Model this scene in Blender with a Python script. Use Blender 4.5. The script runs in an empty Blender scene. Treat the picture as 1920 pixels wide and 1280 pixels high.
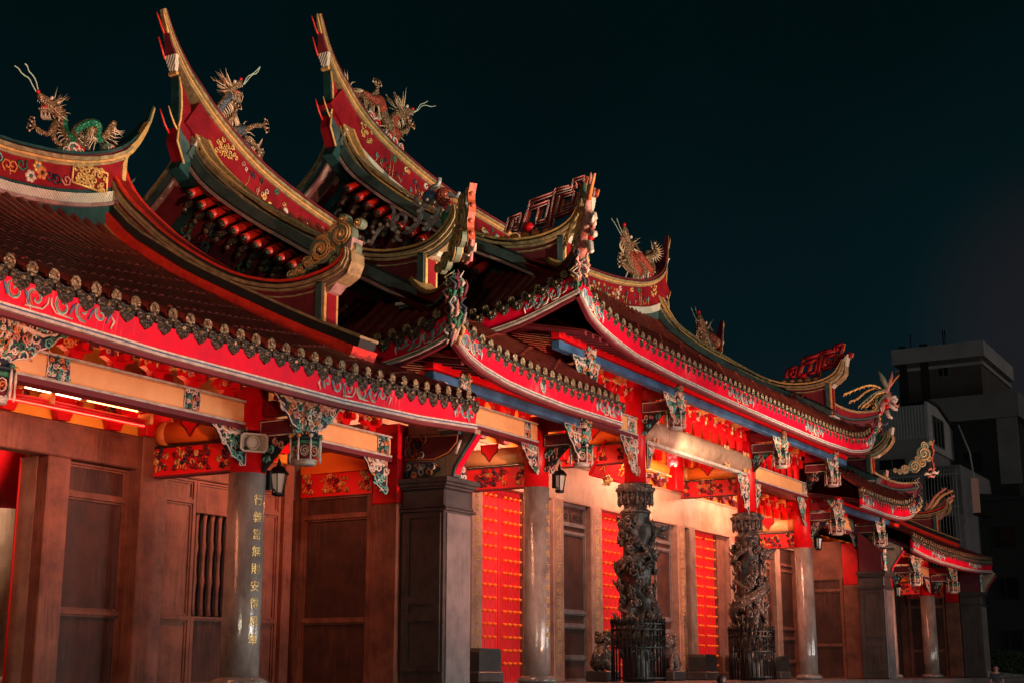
import bpy, math, random
from mathutils import Vector, Matrix
R = math.radians
sc = bpy.context.scene
COL = sc.collection
# ------------------------------------------------------------------ camera
F = 2650.0; HOR = 1258.0; CX = 960.0; CY = 640.0; VX = 2530.0
PITCH = math.atan2(HOR - CY, F); LL = math.hypot(F, HOR - CY); YAW = math.atan2(VX - CX, LL)
hd = Vector((math.cos(YAW), math.sin(YAW), 0)); rt = Vector((math.sin(YAW), -math.cos(YAW), 0)); upv = Vector((0, 0, 1))
fw = hd * math.cos(PITCH) + upv * math.sin(PITCH); uu = -hd * math.sin(PITCH) + upv * math.cos(PITCH)
cam = bpy.data.cameras.new("camera"); camo = bpy.data.objects.new("camera", cam); COL.objects.link(camo)
camo.matrix_world = Matrix(((rt.x, uu.x, -fw.x, 0), (rt.y, uu.y, -fw.y, 0), (rt.z, uu.z, -fw.z, 0), (0, 0, 0, 1)))
cam.sensor_width = 36; cam.lens = F / 1920 * 36; cam.clip_start = .5; cam.clip_end = 3000
sc.camera = camo
def ray(x, y): return fw * F + rt * (x - CX) + uu * (CY - y)
def atY(x, y, Y): r = ray(x, y); return r * (Y / r.y)          # measured outlines, laid on the real plane of the thing
def atX(x, y, X): r = ray(x, y); return r * (X / r.x)
def curve(n, pts):                                             # piecewise smooth function
    pts = sorted(pts)
    return pts
def lerp(pts, t):
    if t <= pts[0][0]: return pts[0][1]
    for (a, b), (c, d) in zip(pts, pts[1:]):
        if t <= c: return b + (d - b) * (t - a) / (c - a)
    return pts[-1][1]
# ------------------------------------------------------------------ materials
MATS = {}
def mat(name, col, rough=.6, metal=0., col2=None, nscale=3., bump=.0, bscale=20., streak=None, emit=None, spec=.5, wave=None, vor=None, stretch=1., sth=.24):
    m = bpy.data.materials.new(name); m.use_nodes = True; nt = m.node_tree; N = nt.nodes; L = nt.links
    b = N["Principled BSDF"]; b.inputs["Roughness"].default_value = rough; b.inputs["Metallic"].default_value = metal
    b.inputs["Specular IOR Level"].default_value = spec
    tc = N.new("ShaderNodeTexCoord"); mp = N.new("ShaderNodeMapping"); L.new(tc.outputs["Object"], mp.inputs[0])
    mp.inputs["Scale"].default_value = (1, 1, stretch)
    no = N.new("ShaderNodeTexNoise"); no.inputs["Scale"].default_value = nscale; no.inputs["Detail"].default_value = 6; no.inputs["Roughness"].default_value = .65
    L.new(mp.outputs[0], no.inputs["Vector"])
    c2 = col2 if col2 else tuple(c * .6 for c in col)
    rp = N.new("ShaderNodeValToRGB"); rp.color_ramp.elements[0].position = .33; rp.color_ramp.elements[1].position = .66
    rp.color_ramp.elements[0].color = (*c2, 1); rp.color_ramp.elements[1].color = (*col, 1)
    L.new(no.outputs["Fac"], rp.inputs[0]); out = rp.outputs[0]
    if streak:                                                  # rain streaks: noise stretched downward, cut into patches
        m2 = N.new("ShaderNodeMapping"); m2.inputs["Scale"].default_value = (9, 9, .7); L.new(tc.outputs["Object"], m2.inputs[0])
        n2 = N.new("ShaderNodeTexNoise"); n2.inputs["Scale"].default_value = 2.2; n2.inputs["Detail"].default_value = 3; L.new(m2.outputs[0], n2.inputs["Vector"])
        n3 = N.new("ShaderNodeTexNoise"); n3.inputs["Scale"].default_value = .8; L.new(tc.outputs["Object"], n3.inputs["Vector"])
        mu = N.new("ShaderNodeMath"); mu.operation = 'MULTIPLY'; L.new(n2.outputs["Fac"], mu.inputs[0]); L.new(n3.outputs["Fac"], mu.inputs[1])
        r2 = N.new("ShaderNodeValToRGB"); r2.color_ramp.elements[0].position = sth; r2.color_ramp.elements[1].position = sth + .13
        r2.color_ramp.elements[1].color = (.45, .45, .45, 1)
        L.new(mu.outputs[0], r2.inputs[0])
        mx = N.new("ShaderNodeMix"); mx.data_type = 'RGBA'; L.new(r2.outputs[0], mx.inputs[0]); L.new(out, mx.inputs[6]); mx.inputs[7].default_value = (*streak, 1); out = mx.outputs[2]
    L.new(out, b.inputs["Base Color"])
    h = None
    if wave:
        w = N.new("ShaderNodeTexWave"); w.inputs["Scale"].default_value = wave; w.bands_direction = 'DIAGONAL'; w.inputs["Distortion"].default_value = .3
        L.new(tc.outputs["Object"], w.inputs["Vector"]); h = w.outputs["Fac"]
    elif vor:
        w = N.new("ShaderNodeTexVoronoi"); w.inputs["Scale"].default_value = vor; L.new(tc.outputs["Object"], w.inputs["Vector"]); h = w.outputs["Distance"]
    elif bump:
        w = N.new("ShaderNodeTexNoise"); w.inputs["Scale"].default_value = bscale; w.inputs["Detail"].default_value = 8; L.new(mp.outputs[0], w.inputs["Vector"]); h = w.outputs["Fac"]
    if h:
        bp = N.new("ShaderNodeBump"); bp.inputs["Strength"].default_value = bump or .5; bp.inputs["Distance"].default_value = .03
        L.new(h, bp.inputs["Height"]); L.new(bp.outputs[0], b.inputs["Normal"])
    if bump or True:
        mr = N.new("ShaderNodeMapRange"); mr.inputs[3].default_value = max(.03, rough - .12); mr.inputs[4].default_value = min(1, rough + .15)
        L.new(no.outputs["Fac"], mr.inputs[0]); L.new(mr.outputs[0], b.inputs["Roughness"])
    if emit:
        b.inputs["Emission Color"].default_value = (*emit[0], 1); b.inputs["Emission Strength"].default_value = emit[1]
    MATS[name] = m; return m
mat('crimson', (.72, .003, .028), .45, spec=.12, streak=(.8, .20, .25), sth=.32, col2=(.5, .004, .035), nscale=2.2, bump=.12, bscale=25)
mat('red', (.66, .005, .010), .35, spec=.3, col2=(.45, .004, .01), bump=.05)
mat('door_red', (.7, .008, .012), .45, col2=(.58, .005, .01), nscale=1)
mat('maroon', (.16, .012, .022), .6, col2=(.09, .008, .016), bump=.15, nscale=2)
mat('panel_red', (.27, .009, .018), .5, spec=.2, col2=(.15, .006, .012), nscale=2, bump=.1)
mat('soffit', (.25, .05, .03), .6, col2=(.13, .02, .015), nscale=2, stretch=1, bump=.1)
mat('gold', (.48, .37, .19), .42, .2, col2=(.20, .15, .08), nscale=7, bump=.35, bscale=40)
mat('gold_plain', (.85, .58, .2), .35, .3, col2=(.5, .3, .08), nscale=8)
mat('gold_paint', (.72, .45, .16), .5, 0, col2=(.45, .25, .08), nscale=8)
mat('teal', (.07, .12, .12), .4, col2=(.03, .055, .055), nscale=3, bump=.1)
mat('teal_deep', (.012, .07, .07), .5, col2=(.006, .03, .03), nscale=3)
mat('pale_lip', (.55, .55, .50), .5, col2=(.30, .27, .25), nscale=6)
mat('pink_lip', (.42, .27, .25), .5, col2=(.25, .15, .14), nscale=6)
mat('white_band', (.62, .60, .50), .5, col2=(.45, .44, .36), nscale=5, wave=8., bump=.4)
mat('black', (.012, .012, .014), .4, col2=(.02, .02, .02))
mat('tile', (.20, .032, .02), .3, col2=(.08, .012, .010), nscale=5, wave=None, bump=.25, bscale=30)
mat('lit_edge_orange', (.50, .11, .045), .4, col2=(.4, .04, .012), nscale=6, bump=.2)  # scroll edge ribbon, with the orange flood light put into the colour
mat('tile_red', (.85, .04, .02), .35, col2=(.5, .02, .012), nscale=6, bump=.2)
mat('tile_end', (.34, .29, .17), .33, .25, col2=(.07, .055, .035), nscale=14, vor=22., bump=.9)
mat('tile_drip', (.075, .065, .05), .33, .3, col2=(.03, .026, .02), nscale=14, vor=24., bump=.9)
mat('stone_pink', (.30, .17, .12), .55, col2=(.28, .16, .115), nscale=1.6, bump=.12, bscale=60)
mat('stone_pilaster', (.38, .23, .175), .45, col2=(.22, .125, .095), nscale=3, bump=.1, bscale=60)
mat('stone_brown', (.22, .085, .058), .5, spec=.22, col2=(.085, .034, .026), nscale=1.7, bump=.3, bscale=45, streak=(.26, .12, .085))
mat('stone_panel', (.075, .032, .025), .45, spec=.18, col2=(.034, .019, .017), nscale=1.8, bump=.3, bscale=45, streak=(.12, .055, .045))
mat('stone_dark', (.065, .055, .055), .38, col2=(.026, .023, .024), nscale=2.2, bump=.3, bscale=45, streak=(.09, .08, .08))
mat('stone_grey', (.19, .165, .17), .38, col2=(.10, .085, .09), nscale=3, bump=.3, bscale=50, streak=(.26, .22, .22))
mat('stone_column', (.36, .32, .30), .16, spec=.8, col2=(.15, .12, .11), nscale=2.6, bump=.12, bscale=30, stretch=.5)
mat('stone_carved', (.15, .125, .11), .25, col2=(.02, .018, .018), nscale=7, vor=17., bump=.7)
mat('stone_shaft', (.03, .027, .026), .3, col2=(.012, .011, .011), nscale=5, bump=.4, bscale=20)
mat('inscription_gold', (.60, .42, .18), .5, col2=(.35, .23, .1), nscale=12)
mat('stone_black', (.03, .032, .034), .4, col2=(.015, .016, .018), nscale=4, bump=.3)
mat('stone_cream', (.44, .31, .22), .45, col2=(.24, .155, .105), nscale=2, bump=.25, bscale=50, streak=(.55, .40, .30))
mat('ochre', (.85, .50, .22), .45, col2=(.68, .37, .15), nscale=1.2, bump=.05)
mat('orange', (.85, .22, .02), .5, col2=(.75, .14, .012), nscale=1.2)
mat('yellow', (.85, .42, .05), .5, col2=(.7, .3, .03), nscale=1.2)
mat('blue', (.05, .17, .36), .5, col2=(.02, .06, .14), nscale=2)
mat('c_teal', (.16, .50, .46), .5, col2=(.05, .2, .2), nscale=9)
mat('c_green', (.03, .20, .11), .5, col2=(.015, .1, .06), nscale=9)
mat('c_cream', (.80, .74, .64), .5, col2=(.42, .34, .28), nscale=9)
mat('c_pink', (.62, .27, .22), .5, col2=(.4, .14, .12), nscale=9)
mat('c_orange', (.72, .26, .06), .5, col2=(.45, .13, .04), nscale=9)
mat('c_navy', (.02, .035, .06), .5, col2=(.01, .015, .03), nscale=9)
mat('c_blue', (.08, .18, .33), .5, col2=(.04, .1, .2), nscale=9)
mat('c_silver', (.48, .44, .42), .4, .2, col2=(.2, .18, .18), nscale=9)
mat('scale', (.34, .22, .12), .33, .35, col2=(.10, .055, .03), nscale=12, vor=26., bump=1.)
mat('scale_green', (.015, .17, .085), .3, .2, col2=(.005, .12, .06), nscale=9, vor=22., bump=.9)
mat('scale_blue', (.09, .13, .16), .35, .2, col2=(.05, .07, .1), nscale=9, vor=22., bump=.9)
mat('scale_red', (.33, .06, .03), .35, .2, col2=(.3, .05, .03), nscale=9, vor=22., bump=.9)
mat('spine', (.72, .56, .40), .4, col2=(.45, .32, .2), nscale=9)
mat('whisker', (.45, .62, .5), .4)
mat('cloud_green', (.16, .22, .15), .5, col2=(.09, .13, .09), nscale=5)
mat('iron', (.012, .014, .015), .4, .5)
mat('lamp_glass', (.35, .3, .26), .2, emit=((1, .6, .4), .12))
mat('tube_glow', (1, .7, .4), .3, emit=((1, .40, .12), 7.))
mat('tube_pink', (1, .7, .6), .3, emit=((1, .55, .30), 9.))
mat('speaker', (.38, .35, .29), .5, col2=(.3, .27, .22))
mat('asphalt', (.05, .05, .05), .8, col2=(.035, .035, .035), nscale=5, bump=.3)
mat('paving', (.16, .15, .14), .7, col2=(.1, .1, .095), nscale=2, bump=.2)
mat('concrete', (.25, .25, .28), .8, col2=(.17, .17, .19), nscale=.4, bump=.1)
mat('concrete_brown', (.13, .11, .105), .8, col2=(.09, .075, .07), nscale=.4, bump=.1)
mat('concrete_dark', (.022, .026, .03), .8, col2=(.012, .015, .018), nscale=.4, bump=.1)
mat('metal_sheet', (.34, .38, .41), .6, .1, col2=(.26, .29, .31), nscale=.8)
mat('pale_wall', (.48, .47, .50), .8, col2=(.36, .355, .38), nscale=.6, bump=.05)
mat('pane', (.01, .012, .016), .1)
mat('window_frame', (.2, .2, .2), .5)
mat('lit_pane', (.3, .2, .15), .4, emit=((1, .45, .3), .05))
mat('leaf', (.035, .06, .02), .6, col2=(.015, .03, .01), nscale=6)
mat('bark', (.06, .045, .03), .8)
mat('skin', (.5, .28, .2), .5); mat('hair', (.012, .01, .01), .5); mat('shirt_blue', (.35, .42, .5), .8); mat('shirt_dark', (.05, .05, .06), .8); mat('trousers', (.03, .03, .05), .8)
mat('white_steel', (.5, .52, .5), .4, .2)
mat('pink_paper', (.8, .05, .12), .6)
PAL = ['c_teal', 'c_cream', 'c_orange', 'c_cream', 'c_pink', 'c_teal', 'c_cream', 'c_green']
PALR = ['red', 'c_orange', 'gold_paint', 'red', 'maroon']
PALG = ['gold_paint', 'gold_plain', 'c_orange']
# ------------------------------------------------------------------ mesh builder
class MB:
    def __init__(s): s.v = []; s.f = []; s.m = []; s.s = []; s.names = []
    def mi(s, n):
        if n not in s.names: s.names.append(n)
        return s.names.index(n)
    def add(s, vs, fs, mt, smooth=False):
        o = len(s.v); s.v += [tuple(v) for v in vs]; k = s.mi(mt)
        for f in fs: s.f.append(tuple(i + o for i in f)); s.m.append(k); s.s.append(smooth)
    def box(s, a, b, mt):
        x0, y0, z0 = (min(p, q) for p, q in zip(a, b)); x1, y1, z1 = (max(p, q) for p, q in zip(a, b))
        s.add([(x0, y0, z0), (x1, y0, z0), (x1, y1, z0), (x0, y1, z0), (x0, y0, z1), (x1, y0, z1), (x1, y1, z1), (x0, y1, z1)],
              [(0, 3, 2, 1), (4, 5, 6, 7), (0, 1, 5, 4), (1, 2, 6, 5), (2, 3, 7, 6), (3, 0, 4, 7)], mt)
    def bev(s, a, b, mt, c=.015):                                # box with chamfered vertical and front edges
        x0, y0, z0 = (min(p, q) for p, q in zip(a, b)); x1, y1, z1 = (max(p, q) for p, q in zip(a, b))
        pts = [(x0 + c, y0), (x1 - c, y0), (x1, y0 + c), (x1, y1 - c), (x1 - c, y1), (x0 + c, y1), (x0, y1 - c), (x0, y0 + c)]
        q = [(x0 + (x - x0) * .0 + (c if x < (x0 + x1) / 2 else -c) * 1 if False else x, y) for x, y in pts]
        def ins(p): return (min(max(p[0], x0 + c), x1 - c), min(max(p[1], y0 + c), y1 - c))
        rings = [[(*ins(p), z0) for p in pts], [(*p, z0 + c) for p in pts], [(*p, z1 - c) for p in pts], [(*ins(p), z1) for p in pts]]
        s.rings(rings, mt, cap=True)
    def rings(s, rs, mt, cap=True, smooth=False, closed=True):
        n = len(rs[0]); vs = [v for r in rs for v in r]; fs = []
        for i in range(len(rs) - 1):
            for j in range(n if closed else n - 1):
                k = (j + 1) % n; fs.append((i * n + j, i * n + k, (i + 1) * n + k, (i + 1) * n + j))
        if cap: fs.append(tuple(range(n - 1, -1, -1))); fs.append(tuple((len(rs) - 1) * n + j for j in range(n)))
        s.add(vs, fs, mt, smooth)
    def lathe(s, c, prof, mt, n=16, smooth=True, a0=0.):
        s.rings([[(c[0] + r * math.cos(a0 + 2 * math.pi * j / n), c[1] + r * math.sin(a0 + 2 * math.pi * j / n), c[2] + z) for j in range(n)] for r, z in prof], mt, True, smooth)
    def tube(s, pts, rad, mt, n=5, cap=True, flat=None):
        pts = [Vector(p) for p in pts]
        if not hasattr(rad, '__len__'): rad = [rad] * len(pts)
        rs = []; ref = None
        for i, p in enumerate(pts):
            t = (pts[min(i + 1, len(pts) - 1)] - pts[max(i - 1, 0)])
            if t.length < 1e-9: t = Vector((0, 0, 1))
            t.normalize()
            if ref is None: ref = Vector((0, 1, 0)) if abs(t.y) < .9 else Vector((1, 0, 0))
            a = t.cross(ref)
            if a.length < 1e-4: a = t.cross(Vector((1, 0, 0)))
            a.normalize(); b = a.cross(t).normalized(); ref = b if False else ref
            rs.append([tuple(p + (a * math.cos(2 * math.pi * j / n) + b * math.sin(2 * math.pi * j / n)) * rad[i]) for j in range(n)])
        s.rings(rs, mt, cap, True)
    def ball(s, c, r, mt, n=8, m=5):
        if not hasattr(r, '__len__'): r = (r, r, r)
        rs = []
        for i in range(m + 1):
            a = math.pi * i / m; q = max(math.sin(a), .02)
            rs.append([(c[0] + r[0] * q * math.cos(2 * math.pi * j / n), c[1] + r[1] * q * math.sin(2 * math.pi * j / n), c[2] - r[2] * math.cos(a)) for j in range(n)])
        s.rings(rs, mt, True, True)
    def prism(s, poly, plane, w0, w1, mt):                        # 2D outline (a,z) given real thickness along the plane's normal
        def P(a, z, w): return (a, w, z) if plane == 'Y' else ((w, a, z) if plane == 'X' else (a, z, w))
        n = len(poly); vs = [P(a, z, w0) for a, z in poly] + [P(a, z, w1) for a, z in poly]
        fs = [tuple(range(n)), tuple(range(2 * n - 1, n - 1, -1))] + [(i, i + n, (i + 1) % n + n, (i + 1) % n) for i in range(n)]
        s.add(vs, fs, mt)
    def strip(s, A, B, plane, w0, w1, mt, kw=None):               # solid between two polylines of the same length
        def P(q, w): return (q[0], w, q[1]) if plane == 'Y' else (w, q[0], q[1])
        c = (w0 + w1) / 2; kw = kw or [1.] * len(A)
        rs = [[P(a, c + (w0 - c) * k), P(a, c + (w1 - c) * k), P(b, c + (w1 - c) * k), P(b, c + (w0 - c) * k)] for a, b, k in zip(A, B, kw)]
        s.rings(rs, mt, True, False)
    def band(s, poly, d0, d1, plane, w0, w1, mt, k=None, kw=None):
        s.strip(offs(poly, d0, k), offs(poly, d1, k), plane, w0, w1, mt, kw)
    def build(s, name, parent=None, mir=False, label=None):
        me = bpy.data.meshes.new(name); vs = s.v; fs = s.f
        if mir: vs = [(72.6 - x, y, z) for x, y, z in vs]
        o0 = Vector(parent['_o']) if parent is not None and '_o' in parent else Vector((0, 0, 0))
        if parent is not None:
            rot = parent.get('_r', 0)
        vs = [(x - o0.x, y - o0.y, z - o0.z) for x, y, z in vs]
        me.from_pydata(vs, [], fs); me.polygons.foreach_set('material_index', s.m); me.polygons.foreach_set('use_smooth', s.s)
        for n in s.names: me.materials.append(MATS[n])
        import bmesh
        bm = bmesh.new(); bm.from_mesh(me); bmesh.ops.recalc_face_normals(bm, faces=bm.faces); bm.to_mesh(me); bm.free()
        me.update()
        o = bpy.data.objects.new(name, me); COL.objects.link(o)
        if parent is not None: o.parent = parent
        if label: o['label'] = label
        return o
def offs(poly, d, k=None):
    out = []
    for i, p in enumerate(poly):
        a = poly[max(i - 1, 0)]; b = poly[min(i + 1, len(poly) - 1)]
        tx, tz = b[0] - a[0], b[1] - a[1]; l = math.hypot(tx, tz) or 1
        nx, nz = tz / l, -tx / l
        kk = 1 if k is None else k[i]
        out.append((p[0] + nx * d * kk, p[1] + nz * d * kk))
    return out
def smooth(poly, it=1):                                            # Chaikin, end points kept
    for _ in range(it):
        q = [poly[0]]
        for a, b in zip(poly, poly[1:]):
            q += [tuple(.75 * x + .25 * y for x, y in zip(a, b)), tuple(.25 * x + .75 * y for x, y in zip(a, b))]
        q.append(poly[-1]); poly = q
    return poly
def thing(name, label, cat, loc=(0, 0, 0), group=None):
    o = bpy.data.objects.new(name, None); COL.objects.link(o); o.location = loc; o.empty_display_size = .3
    o['label'] = label; o['category'] = cat; o['_o'] = tuple(loc)
    if group: o['group'] = group
    return o
def sub(o):                                                        # lets a mesh part carry sub-parts in the same frame
    r = o.parent
    if r is not None and '_o' in r: o['_o'] = tuple(r['_o'])
    return o if r is None or r.parent is None else r
def struct(o): o['kind'] = 'structure'; return o
def tag(o, label, cat, group=None, kind=None):
    o['label'] = label; o['category'] = cat
    if group: o['group'] = group
    if kind: o['kind'] = kind
    return o
def copy_tree(o, parent=None, top=True):
    c = o.copy(); COL.objects.link(c); c.parent = parent
    for ch in list(o.children): copy_tree(ch, c, False)
    return c
# ------------------------------------------------------------------ carved scrolls
def spir(cx, cy, r, turns=1.3, a0=0., cw=1, n=11):
    return [(cx + r * (1 - .8 * i / (n - 1)) * math.cos(a0 + cw * 2 * math.pi * turns * i / (n - 1)), cy + r * (1 - .8 * i / (n - 1)) * math.sin(a0 + cw * 2 * math.pi * turns * i / (n - 1))) for i in range(n)]
def inside(p, poly):
    x, y = p; c = False; n = len(poly)
    for i in range(n):
        x1, y1 = poly[i]; x2, y2 = poly[i - 1]
        if (y1 > y) != (y2 > y) and x < (x2 - x1) * (y - y1) / (y2 - y1) + x1: c = not c
    return c
class Fr:                                                          # a flat working frame: origin, u, v, normal
    def __init__(s, o, u, v): s.o = Vector(o); s.u = Vector(u).normalized(); s.v = Vector(v).normalized(); s.n = s.u.cross(s.v)
    def P(s, a, b, h=0.): return tuple(s.o + s.u * a + s.v * b + s.n * h)
def carve(mb, fr, poly, seed, cell=.12, pal=PAL, h=.02, rr=.16, fill=1., leaf=True, mode=None):
    rnd = random.Random(seed); xs = [p[0] for p in poly]; ys = [p[1] for p in poly]
    y = min(ys) + cell * .5; row = 0
    while y < max(ys):
        x = min(xs) + cell * (.5 + .5 * (row % 2))
        while x < max(xs):
            px, py = x + rnd.uniform(-.2, .2) * cell, y + rnd.uniform(-.2, .2) * cell
            if inside((px, py), poly) and rnd.random() < fill:
                r = cell * rnd.uniform(.42, .62); c = rnd.choice(pal)
                pts = spir(px, py, r, rnd.uniform(.9, 1.5), rnd.uniform(0, 6.28), rnd.choice((-1, 1)), 9)
                mb.tube([fr.P(a, b, h) for a, b in pts], [cell * rr * (1.15 - .06 * i) for i in range(9)], c, 4)
                if leaf and rnd.random() < .55:
                    a = rnd.uniform(0, 6.28); q = (px + math.cos(a) * cell * .55, py + math.sin(a) * cell * .55)
                    mb.tube([fr.P(px + math.cos(a) * r * .5, py + math.sin(a) * r * .5, h), fr.P(*q, h * 1.3), fr.P(q[0] + math.cos(a + 1) * cell * .3, q[1] + math.sin(a + 1) * cell * .3, h)], [cell * .04, cell * .11, cell * .015], rnd.choice(pal), 4)
            x += cell
        y += cell * .85; row += 1
def outline(mb, fr, poly, r, mt, h=.02, close=True):
    mb.tube([fr.P(a, b, h) for a, b in (poly + poly[:1] if close else poly)], r, mt, 4)
def plate(mb, fr, poly, h0, h1, mt):
    n = len(poly); vs = [fr.P(a, b, h0) for a, b in poly] + [fr.P(a, b, h1) for a, b in poly]
    mb.add(vs, [tuple(range(n)), tuple(range(2 * n - 1, n - 1, -1))] + [(i, i + n, (i + 1) % n + n, (i + 1) % n) for i in range(n)], mt)
def motif(mb, fr, cx, w, hgt, seed=3, pal=('c_teal', 'c_cream', 'c_blue', 'c_pink'), side=0):
    """painted scroll motif, mirrored about cx: two or three scrolls each way on a flat board"""
    for sg in ((-1, 1) if side == 0 else (side,)):
        for k, (fx, r, cw) in enumerate(((.2, .42, 1), (.5, .38, -1), (.78, .32, 1))):
            x = cx + sg * fx * w; y = hgt * (.5 + .06 * (k - 1))
            for t, (c, q) in enumerate(((pal[0], 1.), (pal[1], 1.18), (pal[3], .72))):
                pts = spir(x, y, r * hgt * q, 1.15, (0 if sg > 0 else math.pi) + (1.2 if cw > 0 else -1.2), cw * sg, 12)
                mb.tube([fr.P(a, b, .004) for a, b in pts], hgt * (.036 if t == 0 else .017), c, 4)
            mb.tube([fr.P(x + sg * w * .1, y - hgt * .25, .004), fr.P(x + sg * w * .15, y + hgt * .1, .004), fr.P(x + sg * w * .2, y + hgt * .3, .004)], [hgt * .03, hgt * .07, hgt * .01], pal[2], 4)
        e = cx + sg * w * .95
        mb.tube([fr.P(e, hgt * .15, .004), fr.P(e + sg * w * .05, hgt * .45, .004), fr.P(e - sg * w * .02, hgt * .7, .004)], [hgt * .03, hgt * .06, hgt * .01], pal[1], 4)
    if side == 0:
        for sg in (-1, 1):
            mb.tube([fr.P(cx + sg * w * .35, .03, .004), fr.P(cx + sg * w * .1, .04, .004), fr.P(cx + sg * .03, hgt * .35, .004), fr.P(cx + sg * .02, hgt * .6, .004)], hgt * .04, pal[1], 4)
def textobj(s, size, name, mt, parent, place, extr=.006):
    """writing: each character placed by place(k) -> Matrix, joined in one mesh"""
    mb = MB(); dg = None
    vs_all = []; fs_all = []
    for k, ch in enumerate(s):
        cu = bpy.data.curves.new('tmp', 'FONT'); cu.body = ch; cu.size = size; cu.align_x = 'CENTER'; cu.align_y = 'CENTER'; cu.extrude = extr; cu.resolution_u = 2
        ob = bpy.data.objects.new('tmp', cu); COL.objects.link(ob)
        dg = bpy.context.evaluated_depsgraph_get(); me = bpy.data.meshes.new_from_object(ob.evaluated_get(dg))
        pf = place(k); o = len(vs_all)
        vs_all += [tuple(pf(v.co)) for v in me.vertices]; fs_all += [tuple(i + o for i in p.vertices) for p in me.polygons]
        bpy.data.objects.remove(ob); bpy.data.curves.remove(cu); bpy.data.meshes.remove(me)
    mb.add(vs_all, fs_all, mt); return mb.build(name, parent)
SUNE=.20; SIDE=9500; STRIP=560; ROOF=30000; FLOOD=8000; PORCH=125; BEAM=900; INNER=350
# ================================================================== roof pieces
RY = 20.35                                                         # plane of all the main ridges
def frange(a, b, n): return [a + (b - a) * i / n for i in range(n + 1)]
def roof_front(par, x0, x1, prof, dz, pitch=.33, hipx=None, name='roof_tiles', mir=False, mt='tile', back=True):
    """tile field: curved sheet plus half-round tile rolls, front slope (and a plain back slope)"""
    mb = MB(); ys = [p[0] for p in prof]; n = 14
    Y = frange(prof[0][0], prof[-1][0], n)
    def Z(x, y): w = max(0, 1 - (y - prof[0][0]) / 4.); return lerp(prof, y) + dz(x) * w * w
    xs = frange(x0, x1, max(2, int((x1 - x0) / .6)))
    rs = [[(x, y, Z(x, y) - .03) for y in Y] for x in xs]
    mb.rings(rs, 'maroon', False, False, False)
    rs = [[(x, y, Z(x, y) - .16) for y in Y] for x in xs]
    mb.rings(rs, 'soffit', False, False, False)
    if back:
        rs = [[(x, 2 * RY - y, Z(x, y) - .03) for y in Y] for x in xs]; mb.rings(rs, 'maroon', False, False, False)
    k = int((x1 - x0) / pitch); p = (x1 - x0) / k
    for i in range(k):
        x = x0 + (i + .5) * p; r = .082
        yy = Y
        if hipx:
            hx = hipx(x)
            if hx: yy = [prof[0][0] + (hx - prof[0][0]) * j / 4 for j in range(5)]
        rs = [[(x + r * math.cos(a), y, Z(x, y) + r * math.sin(a)) for a in (0, .6, 1.2, 1.94, 2.54, 3.14)] for y in yy]
        mb.rings(rs, mt, False, True, False)
        m = len(yy) * 3
        for j in range(2, m):                                      # lapped joints of the tile rolls
            y = yy[0] + (yy[-1] - yy[0]) * j / m; z = Z(x, y); q = r * 1.13
            if j % 4 != i % 4: continue
            rs = [[(x + q * math.cos(a), y + d, z + .006 + q * math.sin(a) + d * .6) for a in (.1, .8, 1.57, 2.3, 3.04)] for d in (0, .03)]
            mb.rings(rs, 'tile', True, False, False)
    return mb.build(name, par, mir)
def eave_row(par, xs, y, Z, mir=False, name='eave_tiles', axis='X', sg=1):
    """round tile ends with the hanging drip tile below each"""
    mb = MB(); rnd = random.Random(7)
    for i, x in enumerate(xs):
        z = Z(x); t = rnd.uniform(-.012, .012)
        def P(a, d, h): return (x + a, y - d, z + h) if axis == 'X' else (y - sg * d, x + a, z + h)
        n = 10; ring = [(.088 * math.cos(2 * math.pi * j / n), .098 * math.sin(2 * math.pi * j / n)) for j in range(n)]
        mb.rings([[P(a * .9, -.10, b * .85 + .04) for a, b in ring], [P(a * .9, -.002, b * .85 + .04) for a, b in ring]], 'tile', True, True)
        mb.rings([[P(a, .0, b + .04) for a, b in ring], [P(a, .022, b + .04) for a, b in ring], [P(a * .8, .034, b * .8 + .04) for a, b in ring], [P(a * .68, .022, b * .68 + .04) for a, b in ring], [P(a * .2, .03, b * .2 + .04) for a, b in ring]], 'tile_end', True, True)
        # drip tile: a leaf-shaped hanging shield, leaning forward
        sh = [(-.14, .02), (-.155, -.08), (-.11, -.18), (0, -.25), (.11, -.18), (.155, -.08), (.14, .02), (0, -.02)]
        o = .165
        mb.rings([[P(a + o, .0, b - .03 + t) for a, b in sh], [P(a + o, .035 - b * .12, b - .03 + t) for a, b in sh], [P(a * .7 + o, .055 - b * .12, b * .75 - .045 + t) for a, b in sh]], 'tile_drip', True, False)
        mb.ball(P(o, .075, -.115 + t), .035, 'tile_end', 6, 4)
    return mb.build(name, par, mir)
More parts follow.
